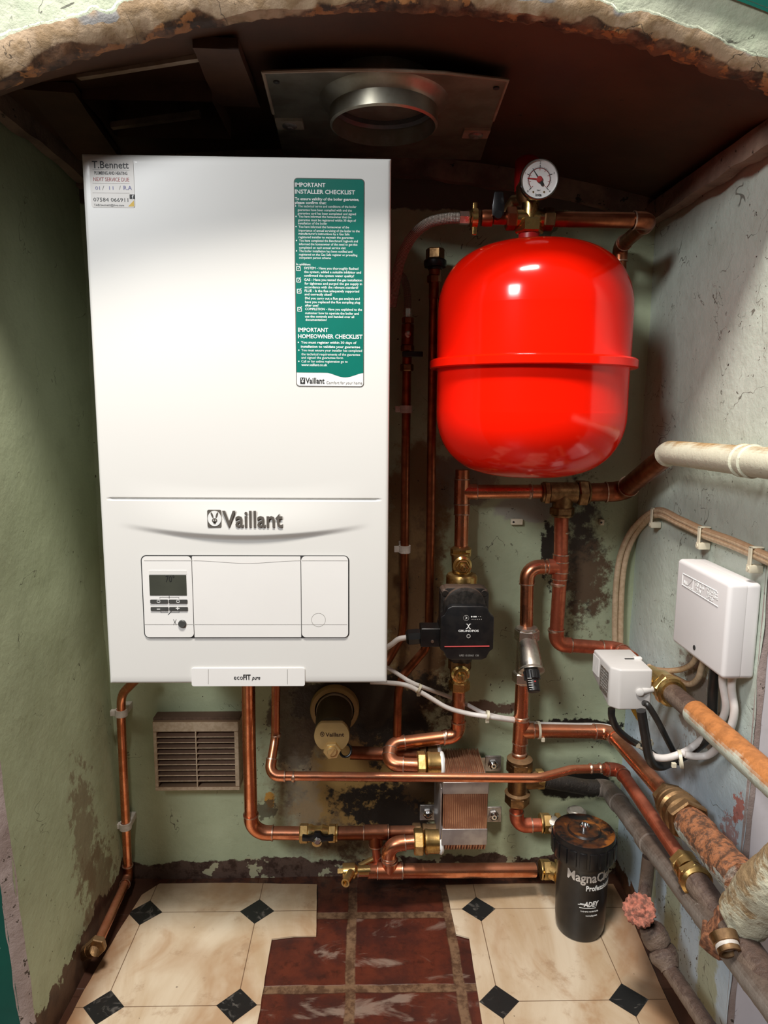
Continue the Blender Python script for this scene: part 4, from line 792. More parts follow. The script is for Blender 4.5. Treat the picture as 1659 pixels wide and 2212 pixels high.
for k in range(6): z = PY(1147+k*.9, 1465+k*5, 1.1225); sweep(bm, [z-V((.006, 0, 0)), z+V((.001, 0, 0))], .0004, 4, 0)
sweep(bm, [PY(1156, 1471, 1.122), PY(1156, 1473, 1.121)], .0018, 8, 1); obj('knob_scale', bm, ['ink_white', 'ink_red'], kn)
E0 = PY(1129, 1468, 1.215); E1 = PY(1124, 1578, 1.21); E2 = PY(1120, 1655, 1.205)
pipe('vertical copper pipe below the silver bypass valve with a tee branching right', [E0, E1, E2], .0128, 'copper', R=.01, tees=[(PY(1125, 1579, 1.21), (0.02, 0, 1), (1, 0, 0), .022)], rings=[(PY(1126, 1549, 1.212), (0, 0, 1)), (PY(1122, 1627, 1.207), (0, 0, 1))])
# right branch going round the corner along the right wall
F0 = PY(1152, 1579, 1.21); F1 = PY(1318, 1581, 1.215); F2 = PX(1442, 1722, .452); F1b = V((F1.x, F1.y, F1.z))
pipe('copper pipe running right under the white cable, then down the right wall', [F0, F1, F2], .0125, 'copper', .020)
# brass tee below, with compression nuts
bt = thing('brass_tee', 'dull brass tee with two large nuts behind the long level copper pipe', 'pipe fitting', PY(1118, 1745, 1.20))
g0 = PY(1119, 1688, 1.20)
bm = NB(); sweep(bm, [PY(1121, 1655, 1.20), PY(1117, 1725, 1.20)], .0185, 26); sweep(bm, [g0, g0+V((.045, .005, 0))], .0155, 24); obj('body', bm, 'brass_dull', bt)
bm = NB(); q = PY(1122, 1655, 1.203); nut(bm, q, (0, 0, 1), .024, .022, rot=.1); lathe(bm, [(.0235, .011), (.0235, .015), (.017, .018)], q, (0, 0, 1), 28); obj('nut', bm, 'brass_dull', bt, ang=25)
bm = NB(); q = PY(1117, 1726, 1.20); nut(bm, q, (0, 0, 1), .0225, .020, rot=.2); lathe(bm, [(.0225, .010), (.0235, .013), (.019, .016)], q, (0, 0, 1), 28); obj('nut', bm, 'brass_dull', bt, ang=25)
bm = NB(); q = g0+V((.042, .005, .002)); nut(bm, q, (1, 0, 0), .0185, .014, rot=.2); obj('nut', bm, 'brass', bt, ang=25)
pipe('copper elbow pipe from the lower tee into the top of the black filter valve', [PY(1116, 1742, 1.20), PY(1116, 1783, 1.20), PY(1172, 1782, 1.20)], .0118, 'copper_red', .022)
# blackened pipe from tee and grey steel pipe down the right wall
K0 = g0+V((.05, .005, 0)); K1 = PY(1262, 1700, 1.232); K2 = PY(1312, 1702, 1.235)
pipe('blackened pipe stub with lime scale between the brass tee and the grey steel pipe', [K0, K1, K2], .0145, 'black_pipe', .03, fit=False, name='steel_pipe')
G1 = PX(1595, 2070, .425); GM = PX(1440, 1870, .428)
G0 = K2
t_ = thing('steel_pipe', 'old grey steel pipe sloping down the right wall from the corner, nearest the floor', 'pipe', G1)
bm = NB(); path, _ = fillet([G0-V((.02, 0, 0)), G0, G1, G1+(G1-G0).normalized()*.12], .03); pth = [];
for a, b in zip(path, path[1:]):
    n = max(1, int((b-a).length/.008)); pth += [a.lerp(b, k/n) for k in range(n)]
pth.append(path[-1]); sweep(bm, pth, [.0165+.0008*noise.noise(q*70) for q in pth], 26); obj('tube', bm, 'grey_pipe', t_)
for f_ in (.12, .43): q = G0.lerp(G1, f_); bm = NB(); lathe(bm, [(.0168, -.016), (.0185, -.014), (.0185, .014), (.0168, .016)], q, G1-G0, 26); lump(bm, amp=.0006, sc_=140); obj('socket', bm, 'grey_pipe', t_)
# ------------------------------------------------------------------ FILTER
fx = PY(1262, 1800, 1.125); FYc = 1.125; ztop = PY(1262, 1791, FYc).z; zbot = PY(1258, 2022, FYc-.02).z; fxc = fx.x
fl = thing('magnetic_filter', 'black cylindrical magnetic filter with ribbed cap, hanging at lower right', 'filter', V((fxc, FYc, zbot)))
Rc, Rb = rr(131, PY(1262, 1830, FYc)), rr(107, PY(1258, 1920, FYc)); zc0 = ztop-.048
bm = NB(); lathe(bm, [(Rb*.97, 0), (Rc*.98, .003), (Rc, .008), (Rc, .040), (Rc*.97, .046), (Rc*.90, .048), (Rc*.55, .046), (Rc*.5, .049), (Rc*.3, .050), (.001, .049)], (fxc, FYc, zc0), (0, 0, 1), 64, cap=False); cap_ = obj('cap', bm, 'filter_cap', fl)
bm = NB()
for k in range(20):
    a = 2*math.pi*k/20; d = V((math.cos(a), math.sin(a), 0)); rot = Matrix.Rotation(a, 3, 'Z'); c = V((fxc, FYc, zc0+.022))+d*(Rc+.0003); box(bm, c-V((.0022, .0062, .014)), c+V((.0022, .0062, .014)), .001, 2, rot=rot)
obj('grip_ribs', bm, 'black', cap_)
bm = NB(); lathe(bm, [(.009, 0), (.009, .007), (.0065, .0085), (.0065, .003), (.001, .003)], (fxc, FYc, zc0+.049), (0, 0, 1), 24, cap=False); obj('bleed_screw', bm, 'chrome', cap_)
bm = NB(); lathe(bm, [(.001, 0), (Rb*.72, .0), (Rb*.88, .004), (Rb*.95, .014), (Rb*.985, .03), (Rb*1.0, .08), (Rb*1.0, zc0-zbot-.006), (Rb*1.03, zc0-zbot-.004), (Rb*1.03, zc0-zbot+.002)], (fxc, FYc, zbot), (0, 0, 1), 64, cap=False); body = obj('body', bm, 'black', fl)
def wrap(bm, cx, cy, R_, ang0):                # lettering laid flat is rolled onto the round body
    for v in bm.verts: a = ang0+(v.co.x/R_); rad = R_-v.co.y; v.co = V((cx+math.sin(a)*rad, cy-math.cos(a)*rad, v.co.z))
def ftxt(s, xc, py, wpx, cap, **k):
    z = PY(1262, py, FYc-Rb).z; sc1 = rr(2, PY(1262, py, FYc-Rb)); text(bm, s, V((xc*sc1, .0, z)), (1, 0, 0), (0, 0, 1), wpx*sc1, cap*sc1, align='C', ext=.0002, **k)
bm = NB(); ftxt('MagnaClean', 20, 1907, 124, 22, off=.02, mi=0); ftxt('Professional', 34, 1925, 68, 12, off=.02, mi=1); ftxt('ADEY', 14, 1959, 34, 12, off=.025, mi=1, shear=.25)
z = PY(1262, 1956, FYc-Rb).z; s1 = rr(2, PY(1262, 1956, FYc-Rb))
for (a, b, dz, r_) in ((-12, 24, -7, .0005), (-15, 6, 0, .0006), (-11, 0, 3, .0003)): sweep(bm, [V(((a+(b-a)*k/8)*s1, 0, z+dz*s1-.0006*math.sin(math.pi*k/8)*(-1 if dz == 0 else 0))) for k in range(9)], r_, 5, 1)
ftxt('MAGNETIC WATER FILTER', 11, 1971, 40, 3, mi=1); ftxt('www.adey.com', 15, 1980, 26, 4, mi=1); wrap(bm, fxc, FYc, Rb*1.008, -.15); obj('lettering', bm, ['clip', 'ink_white'], body)
for (py, nm, lab) in ((1778, 'nickel', 'brass and nickel isolating valve joining the elbow to top of the black filter'), (1878, 'nickel', 'brass coupling between the lower level copper pipe and the black filter')):
    q = PY(1185, py, 1.20); fv_ = thing('filter_valve', lab, 'valve', q-V((0, 0, .022))); bm = NB(); nut(bm, q-V((.004, 0, 0)), (1, 0, 0), .0185, .016, rot=.3); lathe(bm, [(.0175, -.016), (.0185, -.014), (.0175, -.011)], q, (1, 0, 0), 24); obj('nut', bm, 'brass', fv_, ang=25)
    bm = NB(); e = V((fxc-.02, 1.185, q.z)); sweep(bm, [q, e], .0155, 24); sweep(bm, [e, e-V((0, .03, 0))], .0155, 24); obj('body', bm, nm if py < 1800 else 'brass', fv_)
    bm = NB(); nut(bm, q+V((.018, 0, 0)), (1, 0, 0), .0175, .010, rot=.1); obj('nut', bm, 'brass', fv_, ang=25)
bm = NB(); q = PY(1225, 1778, 1.21); lathe(bm, [(.018, -.01), (.018, .012), (.013, .016)], q+V((.02, .01, .006)), (0, 0, 1), 24); tag(obj('filter_bracket', bm, 'nickel'), 'pale rounded metal boss behind the black filter cap', 'bracket')
# ------------------------------------------------------------------ PUMP
YP = 1.205
pu = thing('circulation_pump', 'black circulation pump with digital faceplate hanging in the copper pipe right of boiler', 'pump', PY(992, 1440, YP))
bm = NB(); q = PY(997, 1254, YP); lathe(bm, [(.022, -.013), (.0275, -.011), (.0275, .008), (.025, .012), (.018, .014)], q, (0, 0, 1), 36); obj('union_nut', bm, 'brass', pu)
bm = NB(); q = PY(993, 1438, YP); lathe(bm, [(.017, -.006), (.021, -.004), (.021, .012), (.014, .014)], q, (0, 0, 1), 10); obj('lower_union', bm, 'brass_dull', pu)
bm = NB(); a, b = PY(997, 1268, YP), PY(994, 1432, YP); sweep(bm, [a, a.lerp(b, .12), a.lerp(b, .3), a.lerp(b, .5), a.lerp(b, .75), b], [.021, .022, .036, .040, .034, .018], 28)
c = a.lerp(b, .48); lathe(bm, [(.040, 0), (.044, .012), (.044, .030)], c+V((0, .01, 0)), (0, -1, 0), 32); lump(bm, amp=.0012, sc_=45); obj('volute', bm, 'black_dusty', pu)
FC = V((PY(1006, 1335, 1.125).x, 1.145, PY(1006, 1338, 1.125).z)); 
bm = NB(); hx, hz = .0415, .049
def oct(hx, hz, ch, Y, cz=0): return [V((FC.x+a*hx+b*ch_, Y, FC.z+cz+c*hz+d*ch_)) for (a, c, b, d, ch_) in ((-1, -1, 1, 0, ch), (1, -1, -1, 0, ch), (1, -1, 0, 1, ch), (1, 1, 0, -1, ch), (1, 1, -1, 0, ch), (-1, 1, 1, 0, ch), (-1, 1, 0, -1, ch), (-1, -1, 0, 1, ch))]
prism(bm, oct(.041, .050, .010, 1.17), (0, -.028, 0), 0, .002)
for sx in (-1, 1):
    for sz in (-1, 1): q = V((FC.x+sx*.033, 1.170, FC.z+sz*.040)); lathe(bm, [(.0075, 0), (.0075, .026), (.005, .029)], q, (0, -1, 0), 14)
lathe(bm, [(.037, 0), (.0355, .006), (.030, .008)], V((FC.x, 1.143, FC.z+.016)), (0, -1, 0), 32); obj('motor_housing', bm, 'black_dusty', pu)
# face plate : trimmed corners like a rounded cross
f0 = PY(1009, 1368, 1.12); FPc = V((f0.x, 1.12, f0.z)); W2, H2 = .0445, .0465; nt_ = .010
out = []
for sx, sz in ((1, 1), (-1, 1), (-1, -1), (1, -1)):
    cx, cz = FPc.x+sx*W2, FPc.z+sz*H2; pts = [(cx, cz-sz*nt_*1.9), (cx-sx*nt_*.55, cz-sz*nt_*1.5), (cx-sx*nt_*.9, cz-sz*nt_*.9), (cx-sx*nt_*1.1, cz-sz*nt_*.35), (cx-sx*nt_*1.9, cz)]
    if sx*sz < 0: pts = pts[::-1]
    out += pts
bm = NB(); prism(bm, [V((a, FPc.y+.022, b)) for a, b in out], (0, -.022, 0), 0, .0015); fp = obj('faceplate', bm, 'black', pu, ang=50)
Yf = FPc.y-.0003; bm = NB(); F_ = lambda px, py: PY(px, py, Yf)
sweep(bm, [F_(960, 1397), F_(1057, 1396)], .0013, 6, 1); 
tpx(bm, 'GRUNDFOS', 990, 1034, 1365, 4.5, Yf, off=.02); tpx(bm, 'UPS3 15-50/65  130', 992, 1034, 1418, 4, Yf, mi=2)
q = F_(1007, 1335); sweep(bm, [q+V((math.cos(k*math.pi/10)*.0045, 0, math.sin(k*math.pi/10)*.0045)) for k in range(21)], .0003, 5, 2); sweep(bm, [q+V((-.001, 0, .002)), q+V((.0015, 0, 0)), q+V((-.001, 0, -.002))], .0006, 5, 0)
for k, (px, col_) in enumerate(((1019, 0), (1024, 0), (1028, 0), (1034, 2), (1038, 2))): q = F_(px, 1332); sweep(bm, [q, q-V((0, .0003, 0))], .0014 if k < 3 else .0008, 8, col_)
for px in range(1019, 1040, 4): q = F_(px, 1338); sweep(bm, [q, q+V((.0012, 0, 0))], .0005, 4, 2)
for s_ in (-1, 1):                                             # propeller-like mark
    q = F_(1012, 1353); sweep(bm, [q+V((-s_*.004, 0, .0042)), q+V((-s_*.0018, 0, .0035)), q, q+V((s_*.0018, 0, -.0035)), q+V((s_*.004, 0, -.0042))], [.0003, .0008, .0006, .0008, .0003], 5, 0)
q = F_(1012, 1374); lathe(bm, [(.0035, 0), (.0035, .0008), (.0022, .0008), (.0022, 0)], q, (0, -1, 0), 16, 2, cap=False)
obj('face_marks', bm, ['ink_white', 'ink_red', 'ink_grey'], fp)
q1 = V((FC.x-.043, 1.165, PY(930, 1372, 1.16).z)); bm = NB(); box(bm, q1+V((-.030, -.020, -.0165)), q1+V((.006, .016, .0165)), .002); a = q1+V((-.028, -.002, -.003)); lathe(bm, [(.013, 0), (.014, .006), (.014, .022), (.010, .026)], a, (-1, 0, -.08), 8); pg = obj('cable_plug', bm, 'black', pu, ang=25)
bm = NB(); lathe(bm, [(.0027, 0), (.0027, .001)], q1+V((-.010, -.0205, -.006)), (0, -1, 0), 12); obj('screw', bm, 'nickel', pg)
c0 = a+V((-.025, 0, -.002))
bm = NB(); pth = spline([c0, c0+V((-.014, .002, -.004)), PY(846, 1392, 1.17), PY(825, 1405, 1.18)], 8); sweep(bm, pth, .0047, 14); tag(obj('power_cable', bm, 'cable_white'), 'white cable entering the black plug at left of the pump', 'cable')
def pumpvalve(label, py0, py1, pv, px):
    t_ = thing('pump_valve', label, 'valve', PY(px, max(py0, py1), YP)); a, b = PY(px-1, py0, YP), PY(px+1, py1, YP)
    bm = NB(); sweep(bm, [a, b], .0165, 26); obj('body', bm, 'brass', t_)
    q = PY(px+3, pv, YP-.02); bm = NB(); d = V((.02, -1, -.06)); lathe(bm, [(.0165, -.01), (.0175, -.006), (.0165, 0), (.013, .003)], q, d, 28); nut(bm, q+V((0, -.006, 0)), d, .012, .006); lathe(bm, [(.0065, .006), (.0065, .014), (.005, .016)], q, d, 16); box(bm, q+V((-.0018, -.026, -.0045)), q+V((.0018, -.014, .0028)), .0004); obj('spindle', bm, 'brass_bright', t_, ang=25)
    return t_
v1 = pumpvalve('brass isolating valve with round spindle boss above the black pump', 1196, 1246, 1222, 996)
bm = NB(); q = PY(996, 1192, YP+.012); lathe(bm, [(.018, -.008), (.019, -.005), (.019, .006), (.015, .009)], q, (0, 0, 1), 10); obj('nut', bm, 'brass', v1, ang=25)
v2 = pumpvalve('brass isolating valve with round spindle boss below the black pump', 1446, 1480, 1457, 992)
bm = NB(); q = PY(992, 1480, YP); nut(bm, q, (0, 0, 1), .0195, .018, rot=.2); obj('nut', bm, 'brass', v2, ang=25)
# pipe below the pump, swinging left
I1 = PY(990, 1585, YP); I2 = PY(863, 1608, 1.195); I3 = PY(840, 1655, 1.20)
pipe('copper pipe from below the pump turning left then into the top of the heat exchanger', [PY(991, 1484, YP), I1+V((0, 0, -.004)), PY(846, 1607, 1.195), PY(838, 1650, 1.165), PY(905, 1653, 1.16)], .0118, 'copper', .020, rings=[(PY(961, 1590, 1.203), (1, 0, -.15)), (PY(868, 1604, 1.197), (1, 0, -.15))])
# ------------------------------------------------------------------ HEAT EXCHANGER
hx_l = PY(955, 1700, 1.15).x; hx_r = PY(1051, 1700, 1.15).x; hzt = PY(1000, 1622, 1.235).z; hzb = PY(1000, 1846, 1.135).z; hyf, hyb = 1.135, 1.245
he = thing('plate_heat_exchanger', 'copper and steel plate heat exchanger with ribbed edges between the pump and tiles', 'heat exchanger', V(((hx_l+hx_r)/2, 1.19, hzb)))
def capsule(sh=0.):                           # side outline of one plate, in y/z
    o = []; rr_ = .045-sh
    for k in range(9): a = math.radians(90*k/8); o.append((hyf+sh+rr_-rr_*math.sin(a), hzt-sh-rr_+rr_*math.cos(a)))
    o2 = []; r2 = .02
    for k in range(5): a = math.radians(90*k/4); o2.append((hyf+sh+r2-r2*math.cos(a), hzb+sh+r2-r2*math.sin(a)))
    return [(hyb-sh, hzt-sh)]+o+o2+[(hyb-sh, hzb+sh)]
bm = NB(); prism(bm, [V((hx_l+.001, a, b)) for a, b in capsule(.0025)], (hx_r-hx_l-.002, 0, 0)); obj('core', bm, 'fins', he, ang=40)
NPL = 16
for k in range(NPL):
    x_ = hx_l+(hx_r-hx_l)*(k+.5)/NPL; bm = NB(); prism(bm, [V((x_-.0014, a, b)) for a, b in capsule(0)], (.0028, 0, 0), 0, .0006); obj('plate', bm, 'fins', he, ang=40)
for (y0, y1) in ((1688, 1714), (1789, 1824)):
    zz0, zz1 = PY(1000, y0, hyf).z, PY(1000, y1, hyf).z; bm = NB(); box(bm, (hx_l-.001, hyf-.003, zz1), (hx_r+.001, hyb+.001, zz0), .0015); obj('steel_band', bm, 'steel_plate', he)
bm = NB(); box(bm, (hx_l-.004, hyf+.004, hzb+.006), (hx_l-.0008, hyb, hzt-.02), .001); obj('end_plate', bm, 'steel_plate', he)
zz0, zz1 = PY(1000, 1712, hyf).z, PY(1000, 1791, hyf).z; bm = NB(); box(bm, (hx_l+.004, hyf-.0015, zz1), (hx_r, hyf+.01, zz0), .0005); obj('smooth_cover', bm, 'fins', he)
for (px, py) in ((1065, 1650), (1066, 1760), (924, 1756)):
    q = PY(px, py, WY-.012); bm = NB(); box(bm, q+V((-.0155, 0, -.016)), q+V((.0155, .004, .016)), .001)
    w0 = hx_r if px > 1000 else hx_l; box(bm, (min(q.x, w0)-.001, q.y+.001, q.z-.012), (max(q.x, w0)+.001, q.y+.004, q.z+.012)); tb_ = obj('fixing_tab', bm, 'steel', he)
    bm = NB(); nut(bm, q-V((0, .003, 0)), (0, 1, 0), .010, .006, rot=.2); lathe(bm, [(.0078, 0), (.0078, .003), (.005, .005)], q-V((0, .005, 0)), (0, -1, 0), 20); lathe(bm, [(.0024, .0052), (.0024, .0056)], q-V((0, .005, 0)), (0, -1, 0), 6, 1); obj('screw', bm, ['chrome', 'gap'], tb_)
def port(px0, px1, py, r_, label, Y=1.165, mat='brass'):
    a = PY(px0, py, Y); b = V((hx_l+.001, Y, a.z)); t_ = thing('port_coupling', label, 'pipe fitting', a-V((0, 0, r_)), 'brass couplings on the heat exchanger')
    bm = NB(); nut(bm, a.lerp(b, .18), (1, 0, 0), r_*1.12, (b-a).length*.34, rot=.2); obj('nut', bm, mat, t_, ang=25)
    bm = NB(); lathe(bm, [(r_*.9, 0), (r_*1.05, .002), (r_*1.05, .006), (r_, .008), (r_, (b-a).length*.62)], a.lerp(b, .38), (1, 0, 0), 28); obj('sleeve', bm, mat, t_)
    bm = NB(); lathe(bm, [(r_*1.02, -.004), (r_*1.08, 0), (r_*.95, .003)], b, (1, 0, 0), 28); lump(bm, amp=.001, sc_=200); obj('jointing_paste', bm, 'ink_white', t_)
port(900, 952, 1652, .0215, 'brass coupling on upper left port of the heat exchanger, front one'); port(893, 948, 1818, .0205, 'brass coupling on lower left port of the heat exchanger, front one', 1.155)
port(905, 950, 1632, .018, 'dull brass coupling on upper left of the heat exchanger, half hidden behind the front one', 1.215, 'brass_dull'); port(890, 945, 1800, .0165, 'brass coupling on lower left of the heat exchanger, behind the front one', 1.205, 'brass_dull')
# ------------------------------------------------------------------ LOW LEVEL PIPES
pipe('dark copper pipe behind the tan outlet cap leading right to the heat exchanger', [PY(757, 1626, 1.215), PY(905, 1632, 1.215)], .0122, 'copper_dark', rings=[(PY(830, 1629, 1.215), (1, 0, 0))])
YK = 1.185
pipe('wide copper pipe dropping from the boiler bottom beside the vent grille then turning right', [PY(536, 1465, 1.15), PY(538, 1600, 1.165), PY(543, 1799, YK), PY(652, 1800, YK)], .0118, 'copper', .030)
bf = thing('butterfly_valve', 'brass valve with black butterfly handle in the lower level pipe', 'valve', PY(686, 1815, YK))
a, b = PY(645, 1800, YK), PY(727, 1800, YK); ln = (b-a).length
bm = NB(); nut(bm, a+V((.010, 0, 0)), (1, 0, 0), .0175, .016, rot=.3); obj('nut', bm, 'brass', bf, ang=25); bm = NB(); nut(bm, b-V((.008, 0, 0)), (1, 0, 0), .0165, .014, rot=.3); lathe(bm, [(.0165, 0), (.0165, .003)], b-V((.001, 0, 0)), (1, 0, 0), 24); obj('nut', bm, 'brass', bf, ang=25)
bm = NB(); lathe(bm, [(.012, .015), (.0155, .018), (.0155, .024), (.013, .028), (.013, ln-.030), (.0155, ln-.026), (.012, ln-.014)], a, (1, 0, 0), 26); lathe(bm, [(.009, 0), (.009, .02)], PY(686, 1803, YK), (0, -1, -.2), 20); obj('body', bm, 'brass_bright', bf)
q = PY(686, 1814, YK-.028); bm = NB(); pts = [(-.028, -.004), (-.028, .006), (-.016, .004), (-.009, .0065), (-.005, .0125), (.005, .0125), (.009, .0065), (.016, .004), (.028, .006), (.028, -.004), (.012, -.004), (.005, -.007), (-.005, -.007), (-.012, -.004)]
prism(bm, [q+V((a_, 0, b_)) for a_, b_ in pts], (0, .010, 0), 0, .0018); hd_ = obj('handle', bm, 'black', bf)
bm = NB(); lathe(bm, [(.0068, 0), (.0068, .002), (.0045, .0045)], q+V((0, -.001, -.001)), (0, -1, 0), 20); nut(bm, q+V((0, -.005, -.001)), (0, 1, 0), .0035, .003); obj('screw', bm, 'chrome', hd_)
pT = PY(812, 1798, YK); pTd = PY(815, 1862, YK)
pipe('level copper pipe between the butterfly valve and the heat exchanger, with a tee pointing down', [PY(727, 1800, YK), PY(895, 1798, YK+.008)], .0120, 'copper_dark', tees=[(pT, (1, 0, 0), (0.02, 0, -1), .024)], fitmat='copper_dark')
pipe('short upright copper pipe under the tee by the butterfly valve', [pT-V((0, 0, .02)), PY(815, 1875, YK-.01)], .0078, 'copper_red', rings=[(PY(815, 1851, YK-.004), (0, 0, 1))])
YM = 1.15; a = PY(795, 1882, YM); b = PY(1170, 1879, YM)
b = V((b.x, 1.195, PY(1170, 1879, 1.195).z)); a = V((a.x, YM+.01, PY(795, 1882, YM+.01).z))
pe_ = PY(845, 1882, YM+.01)
pipe('long copper pipe along the back at floor level running to the black filter', [a, b], .0128, 'copper', tees=[(PY(842, 1881, YM+.011), (1, 0, 0), (0, -.05, 1), .020)], rings=[(PY(868, 1881, 1.163), (1, 0, 0))])
pipe('short copper swept elbow from the floor level pipe up into the lower heat exchanger port', [PY(841, 1868, YM+.008), PY(839, 1824, YM+.004), PY(900, 1818, YM+.006)], .0118, 'copper', .024, rings=[(PY(840, 1852, YM+.006), (0, 0, 1))])
dc = thing('drain_cock', 'small bright brass drain cock with angled spout at left end of the floor level pipe', 'drain valve', PY(745, 1912, 1.12))
a = PY(740, 1882, 1.155); bm = NB(); lathe(bm, [(.0125, 0), (.0135, .002), (.0135, .022), (.010, .026), (.0085, .027), (.0085, .05)], a, (1, .05, 0), 28); obj('body', bm, 'brass_bright', dc)
bm = NB(); lathe(bm, [(.0055, -.009), (.0055, 0)], a, (1, .05, 0), 4); obj('square_key', bm, 'brass', dc, ang=25)
sp0, sp1 = PY(758, 1886, 1.145), PY(746, 1908, 1.115); bm = NB(); lathe(bm, [(.0075, 0), (.0075, (sp1-sp0).length), (.0048, (sp1-sp0).length), (.0045, (sp1-sp0).length-.015), (.001, (sp1-sp0).length-.015)], sp0, sp1-sp0, 24, cap=False); obj('spout', bm, 'brass_bright', dc)
bm = NB(); sweep(bm, [PY(772, 1882, 1.158), PY(800, 1882, 1.16)], .0098, 20, 0); sweep(bm, [PY(772, 1882, 1.158), PY(775, 1882, 1.158)], .0108, 20, 1); obj('stem', bm, ['copper', 'solder'], dc)
bm = NB(); sweep(bm, [PY(776, 1872, 1.17), PY(807, 1856, 1.18)], .006, 14); obj('stay', bm, 'brass', dc)
# long thin pipe in front of the exchanger
YJ = 1.105
J3 = PY(1165, 1681, YJ); J4 = PY(1235, 1662, 1.13); J5 = PY(1318, 1660, 1.155); J6 = PX(1478, 1866, .437)
pipe('long slim copper pipe crossing in front of the heat exchanger', [PY(596, 1465, 1.14), PY(595.5, 1590, 1.14), PY(581, 1676, 1.105), J3, J4, J5], .0076, 'copper', [.02, .04, .016, .08, .08, .02], skip=(1, 3, 4), rings=[(PY(596, 1588, 1.14), (0, 0, 1)), (PY(634, 1678, YJ), (1, 0, 0)), (PY(1276, 1660, 1.142), (1, 0, 0)), (PY(1296, 1659, 1.148), (1, 0, 0))])
pipe('reddish copper pipe sloping down the right wall from the slim level pipe', [J5-V((.012, .003, 0)), PY(1338, 1662, 1.155), J6], .0105, 'copper_red', .016)
bc = thing('brass_coupling', 'brass compression coupling joining reddish copper to grey pipe on the right wall', 'pipe fitting', J6); dj = (J6-PY(1338, 1662, 1.155)).normalized()
J7 = PX(1560, 1985, .452); dj2 = (J7-J6).normalized()
bm = NB(); nut(bm, J6, dj, .0185, .016, rot=.2); nut(bm, J6+dj*.030, dj, .0205, .012, rot=.5); lathe(bm, [(.016, .006), (.018, .010), (.018, .022)], J6, dj, 24); lathe(bm, [(.019, .034), (.021, .037), (.021, .042), (.017, .045)], J6, dj, 24); obj('body', bm, 'brass', bc, ang=25)
pipe('grey-brown pipe continuing from the brass coupling towards the old corner valve', [J6+dj*.04, J7+dj*.06], .0165, 'brown_pipe', name='steel_pipe')
# ------------------------------------------------------------------ LEFT PIPE
YLp = 1.235
gp_ = [PY(300, 1462, 1.20), PY(262, 1500, YLp-.005), PY(262, 1560, YLp), PY(268, 1700, YLp), PY(277, 1895, YLp), PZ(207, 2050, .030)]
g5 = PX(207, 2047, -.437); gp_[-1] = g5
pipe('slim copper gas pipe in the left corner running down then forward to the floor', gp_, .0080, 'copper', [.02, .045, .05, .05, .014, .02], skip=(1, 2, 3), fitmat='copper_dark')
gf = thing('floor_elbow', 'tarnished brass elbow fitting at floor level against the left wall', 'pipe fitting', g5-V((0, 0, .014)))
dd = (g5-gp_[-2]).normalized(); bm = NB(); nut(bm, g5-dd*.004, dd, .0155, .014, rot=.3); obj('nut', bm, 'brass_dull', gf, ang=25)
bm = NB(); q = PX(175, 2062, XL+.018); sweep(bm, [g5-dd*.004, g5+dd*.004, g5+(q-g5)*.5, q], [.010, .011, .011, .011], 20); lathe(bm, [(.0125, -.003), (.0125, .003)], g5+(q-g5)*.35, q-g5, 20); obj('elbow', bm, 'brass_dull', gf)
clip(PY(262, 1539, YLp), .0082, 'white plastic pipe clip on the gas pipe in the left corner, just under the boiler'); clip(PY(271, 1783, YLp), .0082, 'white pipe clip on the left corner gas pipe, the one near the floor')
# ------------------------------------------------------------------ VENT GRILLE
vy = WY-.034; a, b = PY(330, 1558, vy), PY(521, 1708, vy)
x0, x1, z1_, z0_ = PY(332, 1630, vy).x, PY(516, 1630, vy).x, PY(425, 1559, vy).z, PY(425, 1708, vy).z
vg = thing('vent_grille', 'square louvred vent grille caked in brown dust on the back wall under the boiler', 'vent grille', V(((x0+x1)/2, WY-.01, z0_)))
bm = NB(); fr = .0065
for (p_, q_) in (((x0+.0002, z0_+.0078), (x0+fr, z1_-.0198)), ((x1-fr*1.2, z0_+.0078), (x1-.0002, z1_-.0198)), ((x0, z0_), (x1, z0_+.008)), ((x0, z1_-.020), (x1, z1_))): box(bm, (p_[0], vy, p_[1]), (q_[0], WY+.003, q_[1]), .0008, 1)
obj('frame', bm, 'grille', vg)
bm = NB(); box(bm, (x0-.001, vy+.008, z1_-.002), (x1+.002, WY+.003, z1_+.004), .001, 1); obj('top_ledge', bm, 'grille_slat', vg)
bm = NB(); bm2 = z1_-.020; box(bm, (x0+fr-.001, vy+.026, z0_+.006), (x1-fr, WY+.002, bm2+.001)); obj('backing', bm, 'grille_slat', vg)
for k in range(9):
    z = z0_+.008+(bm2-z0_-.008)*(k+1)/10; bm = NB(); prism(bm, [V((x0+fr, vy+.0005, z)), V((x0+fr, vy+.0005, z+.0016)), V((x0+fr, vy+.024, z+.0136)), V((x0+fr, vy+.024, z+.012))], (x1-x0-2*fr, 0, 0)); box(bm, (x0+fr, vy, z-.0002), (x1-fr, vy+.0016, z+.0016), mi=1); obj('slat', bm, ['grille_slat', 'grille'], vg, smooth=False)
bm = NB(); xm_ = (x0+x1)/2; box(bm, (xm_-.001, vy-.0003, z0_+.006), (xm_+.001, vy+.02, bm2+.001)); obj('centre_bar', bm, 'grille', vg)
